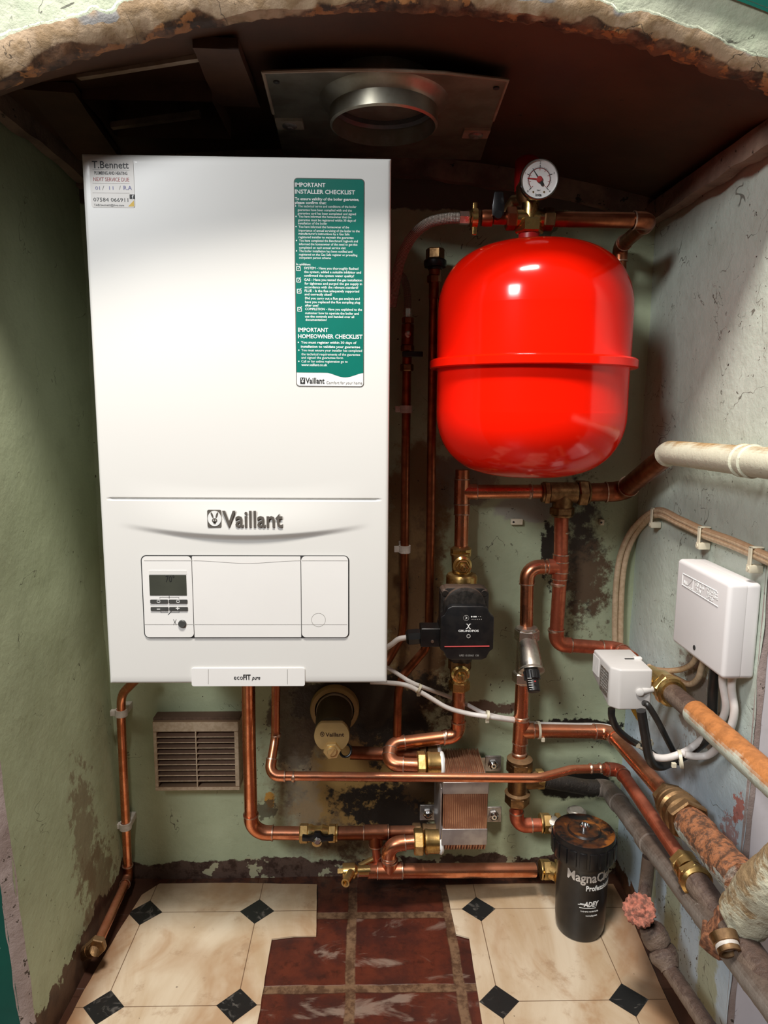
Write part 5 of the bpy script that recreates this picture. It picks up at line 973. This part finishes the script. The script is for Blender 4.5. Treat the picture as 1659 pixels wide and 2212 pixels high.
# ------------------------------------------------------------------ TAN OUTLET
oc = PY(723, 1532, WY-.006); oR = rr(106, oc)
ot = thing('outlet_elbow', 'tan round wall flange with dark tube and flat-topped oval cap below the boiler', 'pipe outlet', oc-V((0, .05, oR)))
bm = NB(); lathe(bm, [(oR, -.008), (oR, .003), (oR*.96, .007), (oR*.80, .008), (oR*.80, -.01)], oc, (0, -1, 0), 64, cap=False); obj('wall_flange', bm, 'tan_plastic', ot)
bm = NB(); lathe(bm, [(oR*.74, -.01), (oR*.74, .014), (oR*.71, .014)], oc, (0, -1, 0), 48, cap=False); obj('inner_ring', bm, 'wood_pale', ot)
ec = PY(717, 1587, 1.135); eR = rr(76, ec)
bm = NB(); o2 = oc+V((0, .0, -.002)); sweep(bm, [o2, o2.lerp(ec, .4)+V((0, 0, .002)), ec+V((0, .004, 0))], [oR*.72, oR*.70, eR*.98], 40, cap=True); obj('tube', bm, 'brown_plastic', ot)
pts = []
for k in range(48):
    a_ = 2*math.pi*k/48; zz_ = math.sin(a_)*eR; pts.append(V((ec.x+math.cos(a_)*eR, ec.y+.004, ec.z+max(-eR*.80, min(eR*.80, zz_)))))
bm = NB(); prism(bm, pts, (0, -.010, 0), 0, .001); ecap = obj('end_cap', bm, 'tan_plastic', ot)
bm = NB(); yy = ec.y-.0065; tpx(bm, 'Vaillant', 703, 743, 1591, 8.5, yy, off=.018); q = PY(696, 1586, yy); sweep(bm, [q+V((math.cos(k*math.pi/8)*.0032, 0, math.sin(k*math.pi/8)*.0040)) for k in range(17)], .0005, 5); hare(bm, q, .0026); obj('lettering', bm, 'ink_brown', ecap)
q = PY(717, 1624, 1.118); bm = NB(); nut(bm, q+V((0, .010, -.002)), (0, 1, 0), .015, .014, rot=.1); lathe(bm, [(.0085, 0), (.0085, .003), (.007, .005)], q+V((0, .003, 0)), (0, -1, 0), 24); box(bm, q+V((-.001, -.0035, -.0075)), q+V((.001, -.001, .0075)), rot=Matrix.Rotation(.6, 3, 'Y')); obj('brass_screw', bm, 'brass_pale', ot, ang=25)
bm = NB(); q = PY(746, 1626, 1.14); sweep(bm, [q+V((math.cos(k*math.pi/8)*.010, .008+math.sin(k*math.pi/8)*.004, math.sin(k*math.pi/8)*.010)) for k in range(17)], .0022, 10); tag(obj('rubber_strap', bm, 'black'), 'small black rubber loop beside the brass screw under the tan cap', 'strap')
# ------------------------------------------------------------------ CABLES
def cable(label, pts, r, mat, name='cable', cat='cable', group=None, n=8):
    bm = NB(); sweep(bm, spline(pts, n), r, 12); return tag(obj(name, bm, mat), label, cat, group)
YC = 1.175
cable('white cable leaving the boiler bottom and curving right to the copper tee, lower one', [PY(800, 1473, 1.19), PY(840, 1475, 1.185), PY(880, 1481, YC), PY(922, 1503, YC), PY(965, 1528, YC), PY(1010, 1541, YC), PY(1053, 1548, YC), PY(1105, 1556, YC+.03), PY(1150, 1563, 1.24), PY(1230, 1566, 1.25), PY(1312, 1569, 1.248), PY(1362, 1596, 1.20)], .0042, 'cable_white')
cable('white cable tied above the other white cable right of the boiler, upper one', [PY(828, 1438, 1.20), PY(850, 1450, 1.20), PY(885, 1472, YC+.005), PY(918, 1486, YC+.016), PY(965, 1503, YC+.055), PY(1005, 1520, YC+.045), PY(1040, 1538, YC+.015), PY(1075, 1548, YC+.015), PY(1110, 1553, YC+.035)], .0038, 'cable_white')
def tie(label, c, axis, r, tail=(0, 0, -1), two=0.):
    c = V(c); d, u, w = frame(axis); bm = NB(); n = 20; pr = []
    for s in (-.0022, .0022): pr.append([[c+d*s+(u*math.cos(2*math.pi*k/n)*(r_+two)+w*math.sin(2*math.pi*k/n)*r_) for k in range(n)] for r_ in (r, r+.0012)])
    vs = [[[bm.verts.new(q) for q in ring_] for ring_ in s] for s in pr]
    for k in range(n):
        j = (k+1) % n
        for q in ((vs[0][1][k], vs[0][1][j], vs[1][1][j], vs[1][1][k]), (vs[0][0][k], vs[0][1][k], vs[0][1][j], vs[0][0][j]), (vs[1][0][k], vs[1][0][j], vs[1][1][j], vs[1][1][k]), (vs[0][0][j], vs[0][0][k], vs[1][0][k], vs[1][0][j])): bm.faces.new(q[::-1] if False else q)
    bmesh.ops.recalc_face_normals(bm, faces=bm.faces[:]); q = c+V(tail)*(r+.003); box(bm, q-V((.0032, .0025, .0035)), q+V((.0032, .0025, .0035)), .0006, 1); return tag(obj('cable_tie', bm, 'tie'), label, 'cable tie', 'cable ties')
tie('cable tie round both white cables just right of the boiler corner', PY(904, 1487, YC), (1, 0, -.6), .0075); tie('cable tie round the two white cables midway to the copper tee', PY(1053, 1545, YC), (1, 0, -.15), .0075); tie('cable tie round the level copper pipe beside the tee', PY(1163, 1577, 1.21), (1, 0, 0), .0152, (.35, -.6, -.75))
# beige pair up the corner and along right wall
XC = XR-.008
def cpair(off, label):
    P2 = [(1334+off*.9, 1398, 1.25), (1334+off, 1330, 1.255), (1338+off, 1250, 1.258), (1349+off, 1190, 1.258), (1374+off*.8, 1142+off*.35, 1.25)]
    pts = [PY(a, b, c) for a, b, c in P2]+[PX(a, b+off*.75, XC) for a, b in ((1418, 1107), (1470, 1127), (1520, 1150), (1580, 1172), (1635, 1196), (1700, 1226))]
    return cable(label, pts, .0054, 'cable_beige', group='old beige cables pinned to the right wall')
cpair(-6, 'dirty beige cable curving over the right corner, outer upper one of the pair'); cpair(7, 'dirty beige cable curving over the right corner, inner lower one of the pair')
for (px, py, lab) in ((1417, 1112, 'beige cable clip nearest the corner on the right wall'), (1521, 1154, 'beige cable clip in the middle of the right wall run'), (1633, 1200, 'beige cable clip nearest the camera on the right wall')):
    q = PX(px, py, XC); t_ = thing('cable_clip', lab, 'cable clip', q, 'cable clips on the right wall'); bm = NB(); box(bm, q+V((-.0085, -.004, -.014)), q+V((-.0062, .004, .0115)), .0008, 1); box(bm, q+V((-.0085, -.004, .0092)), q+V((.008, .004, .0115)), .0008, 1); obj('strap', bm, 'tie', t_)
    bm = NB(); box(bm, q+V((-.009, -.0055, -.022)), q+V((.008, .0055, -.012)), .0012, 2); lathe(bm, [(.003, 0), (.003, .0012)], q+V((-.009, 0, -.017)), (-1, 0, 0), 10); obj('foot', bm, 'tie', t_)
for (px, py, lab, w, mat_) in ((1116, 1127, 'small cream cable clip left empty on the wall below the red vessel', .011, 'tie'), (1300, 1128, 'small cream plug beside the mould patch on the back wall', .004, 'tie')):
    q = PY(px, py, WY-.004); bm = NB(); box(bm, q+V((-w, -.004, -.0055)), q+V((w, .006, .0055)), .0015)
    t_ = thing('wall_clip' if w > .005 else 'wall_plug', lab, 'wall fixing', q); obj('body', bm, mat_, t_); bm = NB(); lathe(bm, [(.002, 0), (.002, .001)], q+V((-w*.6, -.004, 0)), (0, -1, 0), 10); obj('pin', bm, 'gap', t_)
# ------------------------------------------------------------------ JUNCTION BOX ON THE RIGHT WALL
jx = XR-.042; a = PX(1457, 1203, jx); b = PX(1572, 1468, jx)
jy1 = PX(1457, 1300, jx).y; jy0 = PX(1573, 1300, jx).y; jz1 = (PX(1460, 1203, jx).z+PX(1581, 1264, jx).z)/2; jz0 = (PX(1447, 1385, jx).z+PX(1562, 1468, jx).z)/2
jb = thing('junction_box', 'large white plastic wiring centre box with embossed label on the right wall', 'junction box', V((XR, (jy0+jy1)/2, jz0)))
bm = NB(); box(bm, (jx, jy0, jz0), (jx+.028, jy1, jz1), .006, 4); lid = obj('lid', bm, 'box_white', jb)
bm = NB(); box(bm, (jx+.012, jy0+.0004, jz0+.0004), (XR+.001, jy1-.0004, jz1-.0004), .0055, 4); obj('back_box', bm, 'box_white', jb)
bm = NB(); E_ = lambda f, g: V((jx-.0002, jy1+(jy0-jy1)*f, jz1+(jz0-jz1)*g)); u_, v_ = V((0, -1, 0)), V((0, 0, 1)); W_ = jy1-jy0
sweep(bm, [E_(.80, .14), E_(.14, .14), E_(.14, .27), E_(.84, .29)], .0007, 4); sweep(bm, [E_(.25, .26), E_(.36, .145), E_(.36, .26), E_(.25, .26)], .0005, 4)
text(bm, 'N L', E_(.17, .245), u_, v_, W_*.08, .005, 0, ext=.0004); text(bm, 'TRV LTS', E_(.40, .20), u_, v_, W_*.17, .006, 0, ext=.0004); text(bm, 'WIRING', E_(.62, .185), u_, v_, W_*.2, .005, 0, ext=.0004); text(bm, '24V', E_(.42, .265), u_, v_, W_*.12, .006, 0, ext=.0004); text(bm, '230V~ 50Hz', E_(.63, .225), u_, v_, W_*.2, .004, 0, ext=.0004)
text(bm, 'IP20', E_(.63, .265), u_, v_, W_*.12, .004, 0, ext=.0004); obj('embossed_label', bm, 'ink_white', lid)
bm = NB(); q = PX(1500, 1399, jx); lathe(bm, [(.0035, -.001), (.0035, .0006), (.002, .0008)], V((jx, q.y, q.z)), (-1, 0, 0), 16); obj('screw', bm, 'gap', lid)
XB = XR-.012
cable('black cable dropping from the wiring box behind the rusty pipe', [V((XB-.006, jy0+.065, jz0+.01)), V((XB-.006, jy0+.066, jz0-.03)), PX(1533, 1580, XB-.002), PX(1500, 1618, XB-.004), PX(1462, 1640, XB-.02), PX(1425, 1655, XB-.05), PX(1404, 1640, XB-.07), PX(1394, 1590, XB-.08), PX(1385, 1535, XB-.09)], .0068, 'cable_black')
cable('white cable dropping from the wiring box, inner one next to the black cable', [V((XB-.004, jy0+.045, jz0+.01)), V((XB-.004, jy0+.046, jz0-.02)), PX(1568, 1530, XB), PX(1548, 1570, XB), PX(1500, 1610, XB-.01), PX(1475, 1626, XB-.03), PX(1440, 1637, XB-.05), PX(1415, 1635, XB-.06), PX(1402, 1625, XB-.06)], .0052, 'cable_white')
cable('white cable dropping from the wiring box, outermost nearest the camera', [V((XB-.004, jy0+.022, jz0+.01)), V((XB-.004, jy0+.022, jz0-.02)), PX(1586, 1540, XB), PX(1570, 1590, XB), PX(1535, 1628, XB), PX(1505, 1634, XB-.015), PX(1480, 1630, XB-.03)], .0052, 'cable_white')
cable('cream cable looping from the box bottom to behind the actuator, upper loop', [V((XB, jy0+.12, jz0+.01)), PX(1500, 1428, XB), PX(1480, 1443, XB), PX(1450, 1449, XB-.005), PX(1420, 1447, XB-.01), PX(1402, 1440, XB-.03)], .0045, 'cable_beige')
cable('cream cable looping from the box bottom to behind the actuator, lower loop', [V((XB, jy0+.10, jz0+.01)), PX(1516, 1440, XB), PX(1508, 1465, XB), PX(1490, 1478, XB), PX(1465, 1468, XB), PX(1440, 1455, XB-.01), PX(1410, 1450, XB-.03)], .0045, 'cable_beige')
# ------------------------------------------------------------------ MOTORISED VALVE
VY0 = .985; a = PY(1330, 1447, VY0); b = PY(1405, 1534, VY0); VY1 = VY0+.09
av = thing('valve_actuator', 'light grey plastic motorised valve head with chamfered corner below the wiring box', 'valve actuator', V(((a.x+b.x)/2, VY0+.04, b.z)))
bm = NB(); X0_, X1_, Z0_, Z1_ = a.x-.004, b.x, b.z, a.z; ch = .014
prism(bm, [V((X0_, VY0+ch*.35, Z0_+ch*.2)), V((X0_+.004, VY0, Z0_)), V((X1_, VY0, Z0_)), V((X1_, VY0, Z1_)), V((X0_+.004, VY0, Z1_)), V((X0_, VY0+ch*.35, Z1_-.002))], (0, 0, 0)) if False else None
vs = [V((X0_, VY1, Z0_+.022)), V((X0_, VY0+.012, Z0_)), V((X0_+.012, VY0, Z0_)), V((X1_, VY0, Z0_)), V((X1_, VY1, Z0_+.022))]
top = [V((p_.x, p_.y, Z1_)) for p_ in vs]
B0 = [bm.verts.new(p_) for p_ in vs]; B1 = [bm.verts.new(p_) for p_ in top]
bm.faces.new(B0[::-1]); bm.faces.new(B1)
for k in range(5): bm.faces.new((B0[k], B0[(k+1) % 5], B1[(k+1) % 5], B1[k]))
bmesh.ops.recalc_face_normals(bm, faces=bm.faces[:]); bmesh.ops.bevel(bm, geom=bm.edges[:], offset=.003, segments=3, profile=.5, affect='EDGES'); cov = obj('cover', bm, 'grey_plastic', av)
bm = NB(); q = V((X0_-.0003, VY0+.030, (Z0_+Z1_)/2+.003)); box(bm, q+V((-.0004, -.014, -.022)), q+V((.0006, .022, .018)), .0003, 1); lb = obj('data_label', bm, 'steel', cov)
bm = NB()
for k in range(7): z = q.z+.012-k*.0045; text(bm, ('CE 230V 50Hz', 'MOTORISED VALVE', 'TYPE 22 6VA', 'MADE IN UK', 'BLUE N BROWN L', 'GREY ORANGE', 'IP20 5A')[k], V((X0_-.0009, VY0+.048, z)), (0, -1, 0), (0, 0, 1), .030, .0026, ext=.0001)
obj('lettering', bm, 'ink_grey', lb)
bm = NB(); 
for k in range(9): box(bm, (X0_-.0012, VY1-.030+k*.0032, Z0_+.028), (X0_+.001, VY1-.0285+k*.0032, Z1_-.006))
obj('side_ribs', bm, 'grey_plastic', cov)
bm = NB(); q = PY(1384, 1496, VY0-.003); lathe(bm, [(.0055, 0), (.0055, .005), (.0035, .006)], q+V((0, .004, 0)), (-.3, -1, 0), 18); sweep(bm, [q+V((.003, .003, .0008)), q+V((.020, .008, .002))], .0052, 16); obj('screw_boss', bm, 'grey_plastic', cov)
bm = NB(); q = V((X1_-.012, VY0+.045, Z1_+.0003)); box(bm, q+V((-.014, -.0015, -.001)), q+V((.008, .0015, .0003))); obj('lever_slot', bm, 'gap', cov)
bm = NB(); box(bm, q+V((.000, -.004, -.001)), q+V((.012, .004, .003)), .001); obj('manual_lever', bm, 'white_plastic', cov)
O0, O1 = PX(1366, 1424, .455), PX(1700, 1716, .455)
vb = PX(1432, 1480, .455); dO = (O1-PX(1450, 1500, .455)).normalized()
mv = thing('motorised_valve', 'brass valve body behind the grey actuator, joining the corner pipe to the rusty pipe', 'valve', vb-V((0, 0, .025)))
bm = NB(); sweep(bm, [vb-dO*.05, vb-dO*.02, vb-dO*.01, vb+dO*.012], [.014, .016, .021, .021], 26); sweep(bm, [vb-dO*.015, vb-dO*.015+V((-.05, 0, .0))], .014, 22); obj('body', bm, 'brass_bright', mv)
bm = NB(); nut(bm, vb+dO*.018, dO, .0235, .016, rot=.2); lathe(bm, [(.020, .026), (.022, .028), (.022, .032), (.018, .034)], vb, dO, 26); obj('nut', bm, 'brass', mv, ang=25)
t_ = thing('painted_pipe', 'orange-rusted painted pipe sloping out along the right wall from the motorised valve', 'pipe', O1); s0 = vb+dO*.03; s1 = PX(1500, 1556, .455)
s1 = s0+dO*((s1-s0).dot(dO)); bm = NB(); sweep(bm, [s0, s0+dO*.008, s1], [.0135, .0145, .0148], 26); obj('bare_end', bm, 'brown_pipe', t_)
bm = NB(); n = 30; sweep(bm, [s1.lerp(O1, k/n) for k in range(n+1)], [.0172+.0006*noise.noise(V((k*.9, 0, 0))) for k in range(n+1)], 28); obj('tube', bm, 'orange_pipe', t_)
cable('black cable looping from under the actuator to the tied bundle, leftmost', [PY(1321, 1530, 1.01), PY(1322, 1550, 1.01), PY(1334, 1575, 1.02), PY(1360, 1598, 1.05), PY(1386, 1612, 1.08), PY(1405, 1625, 1.08), PY(1425, 1640, 1.08)], .0055, 'cable_black')
cable('black cable from the actuator corner down to the white cable tie, front one', [PY(1392, 1519, .975), PY(1400, 1524, .965), PY(1420, 1556, .965), PY(1440, 1595, .975), PY(1458, 1630, .985), PY(1466, 1648, .99)], .0046, 'cable_black')
cable('yellow wire showing under the actuator', [PY(1367, 1530, 1.02), PY(1372, 1540, 1.03), PY(1380, 1553, 1.04)], .0035, 'yellow', name='earth_wire', cat='wire')
tie('cable tie round the black and white cables under the wiring box', PX(1470, 1640, XB-.035), (1, -.3, .2), .012, (-.6, 0, -.6)); tie('clear cable tie at the top of the black cable bundle under the actuator', PY(1395, 1607, 1.06), (.5, 0, -1), .011, (-.9, 0, -.2))
# ------------------------------------------------------------------ OLD HEAVY PIPEWORK, LOWER RIGHT
dF = (F2-F1).normalized(); L0 = F2; L1 = PX(1605, 1905, .446); dL = (L1-L0).normalized()
cl = thing('brass_coupling', 'big stepped brass coupling on the right wall between copper and scaling painted pipe', 'pipe fitting', L0)
bm = NB(); nut(bm, L0+dL*.006, dL, .0235, .016, rot=.2); lathe(bm, [(.020, .012), (.025, .016), (.0255, .024), (.023, .027), (.027, .030), (.028, .040), (.024, .043), (.026, .046), (.0285, .050), (.0285, .062), (.022, .066)], L0, dL, 36); obj('body', bm, 'brass_dull', cl, ang=28)
bm = NB(); nut(bm, L0+dL*.072, dL, .0295, .014, rot=.4); obj('nut', bm, 'brass_dull', cl, ang=25)
t_ = thing('scaling_pipe', 'thick pale blue pipe crusted with orange rust running into the old corner valve', 'pipe', L1); n = 60; bm = NB(); q0 = L0+dL*.07
sweep(bm, [q0.lerp(L1, k/n) for k in range(n+1)], [.0225+.001*noise.noise(V((k*.4, 0, 0))) for k in range(n+1)], 36); lump(bm, amp=.0022, sc_=55); lump(bm, amp=.001, sc_=170); obj('tube', bm, 'rusty_pipe', t_)
vc = PX(1622, 1962, .440); hiX = PX(1725, 1850, .45); lo = PX(1556, 2030, .425)
ov = thing('old_stop_valve', 'lumpy old painted stop valve with rusty spout at the right edge', 'valve', lo)
dV = (vc-hiX).normalized(); bm = NB(); n = 40; A0 = hiX; A1 = vc+(vc-hiX)*.28
sweep(bm, [A0.lerp(A1, k/n) for k in range(n+1)], [(.026+.005*math.sin(k/n*3)+.001*noise.noise(V((k*.5, 2, 0)))) if k < 36 else .029-.003*(k-36) for k in range(n+1)], 40); lump(bm, amp=.003, sc_=28); lump(bm, amp=.0015, sc_=110); obj('body', bm, 'valve_paint', ov)
bm = NB(); sweep(bm, [A1-dV*.01, A1+dV*.01, lo], [.021, .021, .020], 24); nut(bm, A1+dV*.012, dV, .025, .016); nut(bm, lo, (0, 0, 1), .024, .022)
for e in (1,): pass
bmesh.ops.subdivide_edges(bm, edges=bm.edges[:], cuts=2); lump(bm, amp=.0022, sc_=70); obj('gland', bm, 'rust', ov)
bm = NB(); s0 = PX(1566, 2030, .405); s1 = PX(1573, 2062, .405); dS = (s1-s0).normalized(); lS = (s1-s0).length; lathe(bm, [(.0155, -.006), (.0145, lS*.3), (.0125, lS*.35), (.0125, lS), (.0092, lS), (.0088, lS-.012), (.001, lS-.012)], s0, dS+V((0, -.9, 0)), 28, cap=False); obj('spout', bm, 'brass_dull', ov)
bm = NB(); lathe(bm, [(.0127, -.0025), (.0131, 0), (.0127, .0025)], s0+(dS+V((0, -.9, 0))).normalized()*lS*.45, dS+V((0, -.9, 0)), 28); lump(bm, amp=.0006, sc_=200); obj('thread_tape', bm, 'clip', ov)
bm = NB(); q = PX(1548, 1985, .46); lathe(bm, [(.021, 0), (.022, .003), (.019, .006)], q, (-1, -.25, 0), 28); tag(obj('plastic_disc', bm, 'white_plastic'), 'white plastic disc tucked behind the old stop valve', 'plastic disc')
H_0, H_1 = PX(1605, 2045, .43), PX(1720, 2250, .43)
pipe('thick dirty brown pipe leaving the old stop valve at the right edge towards the floor', [PX(1585, 1995, .43), H_0, PX(1740, 2240, .43)], .0185, 'brown_pipe', .03, fit=False, name='steel_pipe')
# radiator style valve with flaking wheel
wv = thing('wheel_valve', 'corroded wheel valve with flaking pink-red handwheel low on the right wall', 'valve', PX(1430, 2090, .435))
wc = PX(1381, 1966, .405); wn_ = V((-.30, -.55, .75)).normalized(); Rw = rr(66, wc)
bm = NB(); nseg = 90; d, u, w = frame(wn_)
rings_ = []
for (k_r, h) in ((.0, -.004), (.90, -.004), (1.0, -.001), (1.0, .004), (.86, .006), (.45, .003), (.28, .007), (0., .007)):
    rings_.append([bm.verts.new(wc+d*h+(u*math.cos(2*math.pi*i/nseg)+w*math.sin(2*math.pi*i/nseg))*max(.0003, Rw*k_r*(1+(.05*math.sin(i/nseg*2*math.pi*18) if k_r > .8 else 0)))) for i in range(nseg)])
for a, b in zip(rings_, rings_[1:]):
    for i in range(nseg): bm.faces.new((a[i], a[(i+1) % nseg], b[(i+1) % nseg], b[i]))
bmesh.ops.recalc_face_normals(bm, faces=bm.faces[:]); lump(bm, amp=.0018, sc_=130); lump(bm, amp=.001, sc_=300); obj('handwheel', bm, 'rust_flake', wv)
b0 = PX(1400, 1998, .425); b1 = PX(1428, 2050, .44); b2 = PX(1447, 2095, .445)
bm = NB(); sweep(bm, [wc, b0], .009, 16); obj('stem', bm, 'black_dusty', wv)
bm = NB(); path = [b0, b0.lerp(b1, .4), b0.lerp(b1, .8), b1, b1.lerp(b2, .5), b2]; path = spline(path, 6); rs = [.013+.007*abs(math.sin(k/len(path)*math.pi*2.1))+.0015*noise.noise(V((k*.7, 0, 0))) for k in range(len(path))]; sweep(bm, path, rs, 30); lump(bm, amp=.003, sc_=60); lump(bm, amp=.001, sc_=200); obj('body', bm, 'brown_pipe', wv)
b3 = PX(1540, 2235, .452)
t_ = thing('steel_pipe', 'narrow dirty pipe running from the wheel valve along the foot of the right wall', 'pipe', b3); bm = NB(); n = 30; sweep(bm, [b2.lerp(b3, k/n) for k in range(n+1)], [.0115+.0008*noise.noise(V((k*.6, 0, 0))) for k in range(n+1)], 22); obj('tube', bm, 'brown_pipe', t_)
pipe('short dark upright pipe between the grey pipe and the wheel valve', [PX(1402, 1850, .46), PX(1396, 1905, .46), PX(1390, 1950, .445), b0], .0105, 'brown_pipe', .02, fit=False, name='steel_pipe')
